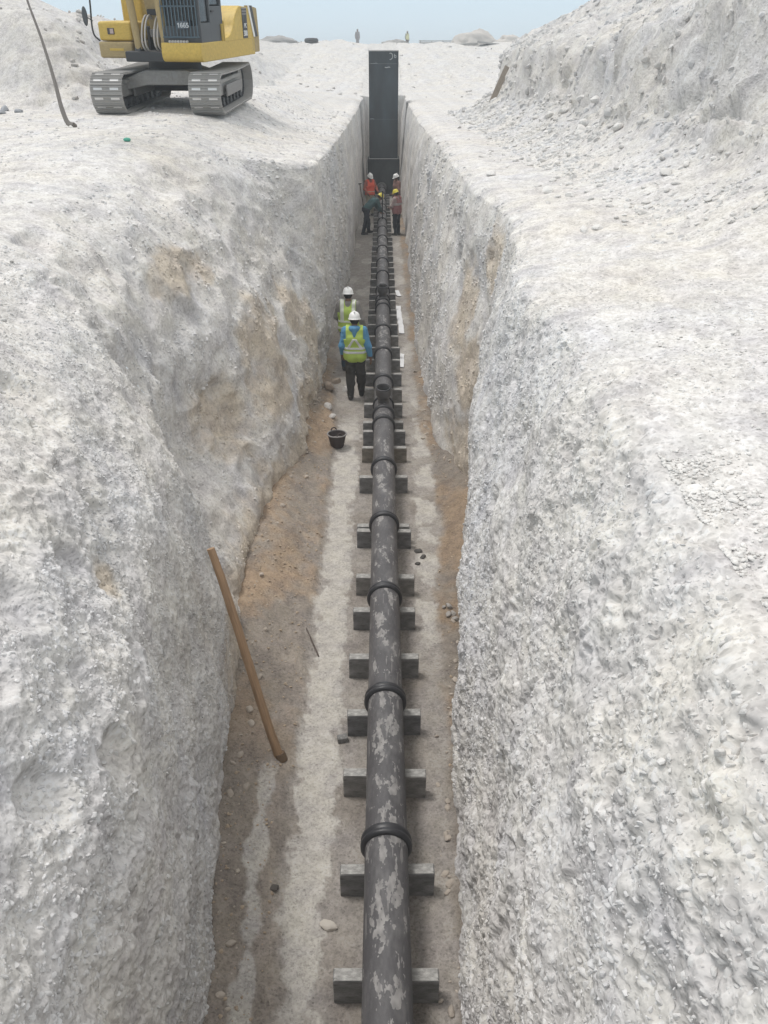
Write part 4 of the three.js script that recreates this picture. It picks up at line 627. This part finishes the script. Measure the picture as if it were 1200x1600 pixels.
  const bk = new THREE.Shape(); bk.moveTo(6.2, 7.7); bk.quadraticCurveTo(7.4, 8.3, 7.5, 7.4); bk.lineTo(7.35, 7.2); bk.quadraticCurveTo(7.2, 7.9, 6.3, 7.45); bk.closePath(); part('bucket', U(ext(bk, 1.1, 0.02).translate(-0.5, 0, 0)), steel, g);
  part('exhaust_stack', U(merge([bar([-0.72, 2.1, -1.0], [-0.72, 2.75, -1.0], 0.06, 0.06, 16), bar([-0.72, 2.7, -1.0], [-0.72, 2.82, -1.06], 0.065, 0.065, 16)])), mat(C(0.2, 0.07, 0.055), 0.8), g);
  part('red_reservoir', U(new THREE.CylinderGeometry(0.11, 0.09, 0.42, 18).translate(-0.62, 2.72, 0.35)), mat(C(0.25, 0.07, 0.06), 0.6), g);
}
// ------------------------------------------------------------------ people: bodies and clothes meshed from distance fields
function surfaceNets(fn, mn, mx, cell) {
  const nx = Math.ceil((mx[0] - mn[0]) / cell) + 2, ny = Math.ceil((mx[1] - mn[1]) / cell) + 2, nz = Math.ceil((mx[2] - mn[2]) / cell) + 2, F = new Float32Array(nx * ny * nz), id = new Int32Array(nx * ny * nz).fill(-1);
  for (let k = 0, n = 0; k < nz; k++) for (let j = 0; j < ny; j++) for (let i = 0; i < nx; i++) F[n++] = fn(mn[0] + i * cell, mn[1] + j * cell, mn[2] + k * cell);
  const P = [], I = [], sx = 1, sy = nx, sz = nx * ny, off = [0, 1, sy, sy + 1, sz, sz + 1, sz + sy, sz + sy + 1], E = [[0, 1], [0, 2], [0, 4], [1, 3], [1, 5], [2, 3], [2, 6], [3, 7], [4, 5], [4, 6], [5, 7], [6, 7]];
  for (let k = 0; k < nz - 1; k++) for (let j = 0; j < ny - 1; j++) for (let i = 0; i < nx - 1; i++) {
    const b = i + j * sy + k * sz; let m = 0; for (let c = 0; c < 8; c++) if (F[b + off[c]] < 0) m |= 1 << c; if (m === 0 || m === 255) continue;
    let x = 0, y = 0, z = 0, n = 0;
    for (const [a, c] of E) { const fa = F[b + off[a]], fc = F[b + off[c]]; if ((fa < 0) === (fc < 0)) continue; const t = fa / (fa - fc); x += lerp(a & 1, c & 1, t); y += lerp((a >> 1) & 1, (c >> 1) & 1, t); z += lerp(a >> 2, c >> 2, t); n++; }
    id[b] = P.length / 3; P.push(mn[0] + (i + x / n) * cell, mn[1] + (j + y / n) * cell, mn[2] + (k + z / n) * cell);
  }
  const quad = (a, b, c, d, flip) => { if (a < 0 || b < 0 || c < 0 || d < 0) return; flip ? I.push(a, c, b, b, c, d) : I.push(a, b, c, b, d, c); };
  for (let k = 1; k < nz - 1; k++) for (let j = 1; j < ny - 1; j++) for (let i = 1; i < nx - 1; i++) {
    const b = i + j * sy + k * sz, s = F[b] < 0;
    if (s !== F[b + sx] < 0) quad(id[b - sy - sz], id[b - sz], id[b - sy], id[b], !s);
    if (s !== F[b + sy] < 0) quad(id[b - sx - sz], id[b - sx], id[b - sz], id[b], !s);
    if (s !== F[b + sz] < 0) quad(id[b - sx - sy], id[b - sy], id[b - sx], id[b], !s);
  }
  const g = new THREE.BufferGeometry(); g.setAttribute('position', new THREE.Float32BufferAttribute(P, 3)); g.setIndex(I); g.computeVertexNormals(); return g;
}
const cap = (a, b, ra, rb = ra) => { const bx_ = b[0] - a[0], by = b[1] - a[1], bz = b[2] - a[2], L = bx_ * bx_ + by * by + bz * bz || 1e-9; return (x, y, z) => { const px = x - a[0], py = y - a[1], pz = z - a[2], t = clamp((px * bx_ + py * by + pz * bz) / L), dx = px - t * bx_, dy = py - t * by, dz = pz - t * bz; return Math.sqrt(dx * dx + dy * dy + dz * dz) - lerp(ra, rb, t); }; };
const smin = (a, b, k) => { const h = Math.max(k - Math.abs(a - b), 0) / k; return Math.min(a, b) - h * h * k * 0.25; };
const uni = (fs, k = 0.04) => (x, y, z) => { let d = fs[0](x, y, z); for (let i = 1; i < fs.length; i++) { const e = fs[i](x, y, z); d = e - d > k ? d : d - e > k ? e : smin(d, e, k); } return d; };
const add = (a, b, s = 1) => [a[0] + b[0] * s, a[1] + b[1] * s, a[2] + b[2] * s], sub = (a, b) => [a[0] - b[0], a[1] - b[1], a[2] - b[2]], dot = (a, b) => a[0] * b[0] + a[1] * b[1] + a[2] * b[2], nrm = (a) => { const l = Math.hypot(...a) || 1; return a.map((v) => v / l); }, crs = (a, b) => [a[1] * b[2] - a[2] * b[1], a[2] * b[0] - a[0] * b[2], a[0] * b[1] - a[1] * b[0]], mid = (a, b, t = 0.5) => a.map((v, i) => lerp(v, b[i], t));
const STAND = { head: [0, 1.60, 0.035], neck: [0, 1.46, 0], chest: [0, 1.27, 0], waist: [0, 1.06, 0.005], pelvis: [0, 0.93, 0],
  shL: [0.185, 1.405, -0.01], elL: [0.245, 1.12, -0.05], wrL: [0.25, 0.87, 0.03], shR: [-0.185, 1.405, -0.01], elR: [-0.245, 1.12, -0.05], wrR: [-0.25, 0.87, 0.03],
  hipL: [0.09, 0.9, 0], knL: [0.1, 0.5, 0.03], anL: [0.105, 0.09, -0.02], hipR: [-0.09, 0.9, 0], knR: [-0.1, 0.5, 0.03], anR: [-0.105, 0.09, -0.02], look: [0, -0.05, 1], toeL: [0.03, 0, 1], toeR: [-0.03, 0, 1] };
function person(o) {
  const J = { ...STAND, ...o.pose }, cell = o.cell || 0.014, skin = mat(C(0.17, 0.095, 0.06), 0.65);
  const g = thing('person', o.label, 'person', o.pos, o.turn, o.group); g.scale.setScalar(o.scale || 1);
  const up = nrm(sub(J.chest, J.pelvis)), rt = nrm(sub(J.shL, J.shR)), fw = nrm(crs(rt, up));           // rt points to the person's left
  const torso = (e) => { const q = (c, w, r) => cap(add(c, rt, w), add(c, rt, -w), r + e); return [q(J.pelvis, 0.075, 0.115), q(J.waist, 0.06, 0.108), q(J.chest, 0.085, 0.118), cap(add(J.pelvis, rt, 0.07), add(J.chest, rt, 0.09), 0.1 + e), cap(add(J.pelvis, rt, -0.07), add(J.chest, rt, -0.09), 0.1 + e), cap(mid(J.shL, J.neck, 0.25), mid(J.shR, J.neck, 0.25), 0.062 + e), cap(add(J.chest, rt, 0.09), mid(J.shL, J.neck, 0.2), 0.1 + e, 0.06 + e), cap(add(J.chest, rt, -0.09), mid(J.shR, J.neck, 0.2), 0.1 + e, 0.06 + e)]; };
  const arm = (s, e) => [cap(J['sh' + s], J['el' + s], 0.056 + e, 0.044 + e), cap(J['el' + s], J['wr' + s], 0.043 + e, 0.03 + e)];
  const leg = (s, e) => [cap(J['hip' + s], J['kn' + s], 0.092 + e, 0.062 + e), cap(J['kn' + s], mid(J['kn' + s], J['an' + s], 0.35), 0.06 + e, 0.062 + e), cap(mid(J['kn' + s], J['an' + s], 0.35), J['an' + s], 0.062 + e, 0.042 + e)];
  const foot = (s, e) => { const a = J['an' + s], f = nrm([J['toe' + s][0], 0, J['toe' + s][2]]), tl = J['tip' + s] || 0; return [cap([a[0] - f[0] * 0.04, a[1] - 0.035, a[2] - f[2] * 0.04], [a[0] + f[0] * 0.16, a[1] - 0.05 + tl, a[2] + f[2] * 0.16], 0.042 + e, 0.036 + e), cap(a, [a[0] + f[0] * 0.06, a[1] - 0.03, a[2] + f[2] * 0.06], 0.045 + e, 0.042 + e)]; };
  const all = Object.values(J).filter((v, i, a) => Array.isArray(v)), keys = Object.keys(J).filter((k) => !['look', 'toeL', 'toeR', 'tipL', 'tipR'].includes(k));
  const mn = [0, 1, 2].map((i) => Math.min(...keys.map((k) => J[k][i])) - 0.24), mx = [0, 1, 2].map((i) => Math.max(...keys.map((k) => J[k][i])) + 0.28); mn[1] = Math.min(mn[1], -0.03);
  const below = (d, p, n) => (x, y, z) => Math.max(d(x, y, z), (x - p[0]) * n[0] + (y - p[1]) * n[1] + (z - p[2]) * n[2]);   // keeps the side against n
  // body with head and hands
  const hf = nrm(J.look), hu0 = nrm(sub(J.head, J.neck)), hr = nrm(crs(mid(hu0, [0, 1, 0], 0.6), hf)), hu = nrm(crs(hf, hr)), hp = (a, b, c) => add(add(add(J.head, hr, a), hu, b), hf, c);
  const body = uni([...torso(0), ...arm('L', 0), ...arm('R', 0), ...leg('L', 0), ...leg('R', 0), ...foot('L', -0.006), ...foot('R', -0.006), cap(J.neck, J.head, 0.056, 0.055)]);
  const ell = (x, y, z, c, a, b, d) => { const p = [x - c[0], y - c[1], z - c[2]], u = dot(p, hr) / a, v = dot(p, hu) / b, w = dot(p, hf) / d, l = Math.hypot(u, v, w); return (l - 1) * Math.min(a, b, d); };
  const head = (x, y, z) => { let d = ell(x, y, z, hp(0, 0.02, -0.012), 0.078, 0.105, 0.095); d = smin(d, ell(x, y, z, hp(0, -0.055, 0.028), 0.056, 0.06, 0.06), 0.04); d = smin(d, cap(hp(0, 0.012, 0.078), hp(0, -0.03, 0.1), 0.011, 0.016)(x, y, z), 0.02); d = smin(d, cap(hp(-0.03, 0.03, 0.078), hp(0.03, 0.03, 0.078), 0.012)(x, y, z), 0.02); d = smin(d, cap(hp(-0.018, -0.062, 0.08), hp(0.018, -0.062, 0.08), 0.009)(x, y, z), 0.012); for (const s of [-1, 1]) d = smin(d, ell(x, y, z, hp(s * 0.08, 0, -0.01), 0.012, 0.032, 0.02), 0.01); d = Math.max(d, -(ell(x, y, z, hp(0.03, 0.008, 0.092), 0.016, 0.01, 0.014)), -(ell(x, y, z, hp(-0.03, 0.008, 0.092), 0.016, 0.01, 0.014))); return d; };
  const parts = [surfaceNets(body, mn, mx, cell), surfaceNets((x, y, z) => smin(head(x, y, z), cap(J.neck, hp(0, -0.04, -0.015), 0.054, 0.05)(x, y, z), 0.02), sub(J.head, [0.16, 0.17, 0.16]), add(J.head, [0.16, 0.17, 0.16]), cell * 0.5)];
  for (const s of ['L', 'R']) {          // hand: palm, four bent fingers, thumb from the side of the palm
    const w = J['wr' + s], d = nrm(sub(w, J['el' + s])), sg = s === 'L' ? 1 : -1; let pn = nrm(crs(d, fw)); if (dot(pn, rt) * sg > 0) pn = pn.map((v) => -v); const sd = nrm(crs(pn, d)), sf = dot(sd, fw) > 0 ? 1 : -1, P = (a, b, c) => add(add(add(w, d, a), sd, b * sf), pn, c);
    const fs = [cap(P(0, 0, 0), P(0.03, 0, 0), 0.027, 0.026), cap(P(0.035, 0.02, 0), P(0.085, 0.026, 0.002), 0.016, 0.014), cap(P(0.035, -0.02, 0), P(0.08, -0.026, 0.002), 0.016, 0.013), cap(P(0.04, 0, 0), P(0.085, 0, 0.001), 0.018, 0.016)];
    [[0.031, 0.04, 0.03], [0.0105, 0.046, 0.034], [-0.0105, 0.043, 0.032], [-0.031, 0.033, 0.025]].forEach(([b, l1, l2], i) => { fs.push(cap(P(0.085 - 0.004 * i, b, 0.002), P(0.085 + l1 * 0.9, b * 1.05, 0.012), 0.0095, 0.009), cap(P(0.085 + l1 * 0.9, b * 1.05, 0.012), P(0.085 + l1 * 0.9 + l2 * 0.65, b * 1.05, 0.034), 0.009, 0.0075)); });
    fs.push(cap(P(0.025, 0.022, 0.006), P(0.058, 0.05, 0.018), 0.013, 0.011), cap(P(0.058, 0.05, 0.018), P(0.09, 0.052, 0.03), 0.0105, 0.008));
    const c = P(0.07, 0, 0); parts.push(surfaceNets(uni(fs, 0.008), sub(c, [0.13, 0.13, 0.13]), add(c, [0.13, 0.13, 0.13]), cell * 0.36));
  }
  const bg = mergeGeometries(parts.map((q) => { const n = q.toNonIndexed(); return n; }));
  part('body', bg, skin, g);
  const M = (c, r = 0.9) => mat(C(...c), r);
  part('hair', surfaceNets((x, y, z) => Math.max(ell(x, y, z, hp(0, 0.022, -0.014), 0.086, 0.112, 0.102), dot(sub([x, y, z], hp(0, 0, 0)), nrm(add(hf, hu, -0.9))) - 0.035), sub(J.head, [0.16, 0.17, 0.16]), add(J.head, [0.16, 0.17, 0.16]), cell * 0.6), M([0.012, 0.01, 0.009]), g);
  const wv = (d, a, f, s = 0) => (x, y, z) => d(x, y, z) + a * N3(x * f + s, y * f, z * f);              // folds in cloth
  const tr = uni([...leg('L', 0.022), ...leg('R', 0.022), ...torso(0.012).slice(0, 1)], 0.05), trc = below(wv(tr, 0.012, 14), add(J.waist, up, -0.02), up);
  part('trousers', surfaceNets((x, y, z) => Math.max(trc(x, y, z), 0.055 - y), mn, mx, cell), M(o.trousers), g);
  for (const s of ['L', 'R']) { const f = uni(foot(s, 0.008), 0.03); part('boot', surfaceNets((x, y, z) => Math.max(f(x, y, z), 0.004 - y), add(J['an' + s], [-0.3, -0.2, -0.3]), add(J['an' + s], [0.3, 0.14, 0.3]), cell * 0.8), M([0.03, 0.027, 0.025], 0.7), g); }
  const sh = uni([...torso(0.014), ...arm('L', 0.016), ...arm('R', 0.016), cap(J.neck, add(J.neck, up, 0.03), 0.06, 0.055)], 0.045);
  const shirt = part('shirt', surfaceNets((x, y, z) => { const p = [x, y, z]; return Math.max(wv(sh, 0.012, 13, 4)(x, y, z), -dot(sub(p, add(J.pelvis, up, o.hem ?? -0.02)), up), dot(sub(p, add(J.neck, up, 0.035)), up) , ...['L', 'R'].map((s) => dot(sub(p, J['wr' + s]), nrm(sub(J['wr' + s], J['el' + s]))) - 0.0 < 0 ? -1 : (Math.hypot(...sub(p, J['wr' + s])) < 0.12 ? 0.02 : -1))); }, mn, mx, cell), M(o.shirt), g);
  if (o.hood) part('hood', surfaceNets(uni([cap(add(add(J.neck, fw, -0.06), rt, 0.06), add(add(J.neck, fw, -0.06), rt, -0.06), 0.055), cap(add(J.neck, fw, -0.09), add(add(J.chest, fw, -0.125), up, 0.06), 0.06, 0.03), cap(add(add(J.neck, rt, 0.07), fw, 0.03), add(add(J.neck, rt, 0.07), fw, -0.06), 0.035), cap(add(add(J.neck, rt, -0.07), fw, 0.03), add(add(J.neck, rt, -0.07), fw, -0.06), 0.035)], 0.04), sub(J.neck, [0.3, 0.3, 0.3]), add(J.neck, [0.3, 0.3, 0.3]), cell), M(o.shirt), g);
  if (o.vest) {
    const T = torso(0.034), vb = uni([...T.slice(0, 5), ...torso(0.030).slice(5)], 0.05), sw = wv(vb, 0.014, 10, 8);
    const local = (x, y, z) => { const p = sub([x, y, z], J.pelvis); return [dot(p, rt), dot(p, up), dot(p, fw)]; };
    const vest = (x, y, z) => { const [a, b, c] = local(x, y, z); return Math.max(sw(x, y, z), (o.vestHem ?? -0.1) - b, Math.abs(a) - 0.165 - (b < 0.34 ? 0.06 : 0) , 0.075 - Math.hypot(a, (b - (J.neck ? dot(sub(J.neck, J.pelvis), up) : 0.5)) * 0.75, c * 0.5)); };
    const vp = part('vest', surfaceNets(vest, mn, mx, cell * 0.9), M(o.vest, 0.7), g);
    const inflate = (f) => (x, y, z) => f(x, y, z) - 0.006, tape = M(o.tape || [0.62, 0.63, 0.64], 0.45);
    const bandm = (nm, cond) => part(nm, surfaceNets((x, y, z) => { const [a, b, c] = local(x, y, z); return Math.max(inflate(vest)(x, y, z), cond(a, b, c)); }, mn, mx, cell * 0.8), tape, vp);
    if (o.bands) for (const [b0, w] of o.bands) bandm('reflective_band', (a, b) => Math.abs(b - b0) - w / 2);
    if (o.vee) for (const s of [-1, 1]) bandm('reflective_strap', (a, b, c) => Math.max(Math.abs(a * s - (0.33 - b) * 0.62 - 0.03 + 0.0) - 0.028, 0.17 - b, c + 0.02, b - 0.36));
    if (o.braces) for (const s of [-1, 1]) bandm('reflective_strap', (a, b, c) => Math.max(Math.abs(a * s - 0.12) - 0.04, 0.15 - b));
  }
  { const dome = new THREE.LatheGeometry([[0, 0.132], [0.035, 0.13], [0.075, 0.113], [0.105, 0.075], [0.117, 0.03], [0.12, 0], [0.135, -0.006], [0.135, -0.012], [0.115, -0.01], [0.11, 0.03]].map((p) => new THREE.Vector2(...p)), 32).scale(0.92, 1, 1.1);
    const m4 = new THREE.Matrix4().makeBasis(V(...hr), V(...hu), V(...hf)), at = hp(0, 0.035, -0.01), hm = M(o.helmet, 0.35);
    const put = (q) => q.rotateX(-0.06).applyMatrix4(m4).translate(...at);
    const h = part('hard_hat', put(dome), hm, g); part('peak', put(new THREE.CylinderGeometry(0.085, 0.1, 0.012, 20, 1, false, -1.2, 2.4).scale(1, 1, 1.0).translate(0, -0.006, 0.075)), hm, h); part('crown_ridge', put(bx(0.03, 0.012, 0.19, 0, 0.13, -0.01, 0.005)), hm, h); }
  return g;
}
const LIME = [0.42, 0.56, 0.11], WHITE = [0.78, 0.78, 0.77], YELLOW = [0.66, 0.56, 0.05], NAVY = [0.022, 0.026, 0.036];
const fl = (x, z) => [x, floorAt(x, z) - 0.006, z];
// two walking away beside the pipe
person({ pos: fl(-0.555, -14.85), turn: Math.PI, label: 'worker in lime vest over blue hooded jacket walking beside the pipe', group: undefined, cell: 0.013, scale: 0.985, trousers: [0.05, 0.047, 0.043], shirt: [0.09, 0.25, 0.42], hood: true, vest: LIME, vestHem: -0.13, bands: [[0.165, 0.045], [0.085, 0.05]], vee: true, helmet: WHITE,
  pose: { knL: [0.1, 0.5, 0.06], anL: [0.1, 0.09, 0.02], knR: [-0.11, 0.51, 0.09], anR: [-0.11, 0.09, 0.24], elR: [-0.26, 1.13, -0.07], wrR: [-0.3, 0.88, -0.02], elL: [0.25, 1.12, -0.04], wrL: [0.25, 0.89, 0.12], look: [0.05, -0.2, 1], head: [0, 1.595, 0.05] } });
person({ pos: fl(-0.74, -16.65), turn: Math.PI - 0.1, label: 'worker in lime vest with pale braces standing ahead of the blue-hooded one', cell: 0.014, trousers: [0.03, 0.05, 0.075], shirt: [0.24, 0.225, 0.215], vest: LIME, bands: [[0.02, 0.055], [0.16, 0.04]], braces: true, tape: [0.66, 0.68, 0.6], helmet: WHITE, pose: { elR: [-0.27, 1.13, -0.02], wrR: [-0.34, 0.9, 0.1], elL: [0.26, 1.15, 0.05], wrL: [0.22, 1.0, 0.25], look: [0.1, -0.25, 1], head: [0.01, 1.595, 0.05] } });
// the gang at the manhole
person({ pos: fl(-0.60, -33.1), turn: 1.95, label: 'worker in yellow hard hat and teal shirt bending over the pipe', cell: 0.022, trousers: NAVY, shirt: [0.055, 0.11, 0.115], helmet: YELLOW,
  pose: { pelvis: [0, 0.92, -0.12], waist: [0, 1.02, -0.02], chest: [0, 1.16, 0.16], neck: [0, 1.27, 0.34], head: [0, 1.33, 0.48], shL: [0.185, 1.25, 0.28], shR: [-0.185, 1.25, 0.28], elL: [0.2, 0.98, 0.4], wrL: [0.1, 0.78, 0.52], elR: [-0.2, 0.98, 0.4], wrR: [-0.08, 0.8, 0.54], hipL: [0.1, 0.9, -0.1], hipR: [-0.1, 0.9, -0.1], knL: [0.14, 0.49, 0.02], anL: [0.16, 0.09, 0.05], knR: [-0.13, 0.5, -0.16], anR: [-0.16, 0.09, -0.3], look: [0, -0.7, 0.7] } });
person({ pos: fl(-0.62, -37.6), turn: 0.5, label: 'worker in orange vest and white hard hat standing by the manhole', cell: 0.022, trousers: [0.36, 0.32, 0.24], shirt: [0.33, 0.1, 0.07], vest: [0.72, 0.10, 0.05], vestHem: -0.05, bands: [[0.1, 0.04]], tape: [0.55, 0.4, 0.3], helmet: WHITE, pose: { elL: [0.28, 1.15, 0.08], wrL: [0.24, 1.02, 0.3], elR: [-0.27, 1.13, 0.02], wrR: [-0.22, 0.95, 0.22], look: [0.1, -0.5, 0.9] } });
person({ pos: fl(0.50, -32.8), turn: -2.2, label: 'worker in yellow hard hat and maroon top facing the pipe', cell: 0.022, scale: 0.96, trousers: NAVY, shirt: [0.36, 0.28, 0.27], vest: [0.30, 0.13, 0.13], vestHem: -0.12, bands: [[0.28, 0.1]], tape: [0.42, 0.38, 0.38], helmet: YELLOW, pose: { elL: [0.24, 1.14, 0.08], wrL: [0.12, 1.05, 0.28], elR: [-0.24, 1.14, 0.08], wrR: [-0.12, 1.02, 0.28], look: [0.1, -0.45, 0.9], head: [0, 1.59, 0.06] } });
person({ pos: fl(0.56, -37.4), turn: -1.1, label: 'worker in white hard hat and brown jacket beside the right trench wall', cell: 0.022, trousers: [0.10, 0.06, 0.05], shirt: [0.24, 0.13, 0.11], hem: -0.1, helmet: WHITE, pose: { wrL: [0.16, 1.0, 0.26], elL: [0.26, 1.14, 0.04], look: [-0.3, -0.4, 0.9] } });
// two on the skyline
const gd = (x, z) => [x, (Math.abs(x) < 1 ? floorAt(x, z) : groundY(x, z)) - 0.01, z];
person({ pos: gd(-3.05, -107), turn: 0.3, label: 'person in long grey clothes standing upright on the far skyline', cell: 0.03, trousers: [0.27, 0.26, 0.27], shirt: [0.28, 0.27, 0.28], hem: -0.45, helmet: [0.24, 0.22, 0.21] });
person({ pos: gd(2.65, -106), turn: 0.6, scale: 0.95, label: 'person in pale yellow vest half hidden behind the skyline', cell: 0.03, trousers: [0.09, 0.08, 0.07], shirt: [0.3, 0.3, 0.26], vest: [0.6, 0.6, 0.36], helmet: [0.3, 0.28, 0.25] });
// a shovel leaning on the trench wall by the gang
{ const x = -0.88, z = -35.5, g = thing('shovel', 'shovel with dark handle leaning on the left wall near the gang', 'shovel', fl(x, z)); part('handle', bar([0.1, 0.2, 0.1], [-0.12, 1.55, -0.1], 0.022), mat(C(0.09, 0.07, 0.055), 0.8), g); part('blade', bx(0.2, 0.28, 0.02, 0.12, 0.12, 0.12, 0.008), mat(C(0.07, 0.07, 0.072), 0.5, { metalness: 0.6 }), g); part('grip', bar([-0.19, 1.55, -0.1], [-0.05, 1.57, -0.1], 0.02), mat(C(0.03, 0.03, 0.03), 0.6), g); }
{ const x = 0.02, z = -33.0; solo('levelling_staff', bx(0.05, 1.05, 0.03, 0, 0.52, 0, 0.006), mat(C(0.025, 0.025, 0.028), 0.5), 'slim black staff held upright on the pipe by the bending worker', 'staff', undefined, [-0.06, PIPE_Y + PIPE_R - 0.005, -32.9]); }
renderer.render(scene, camera);
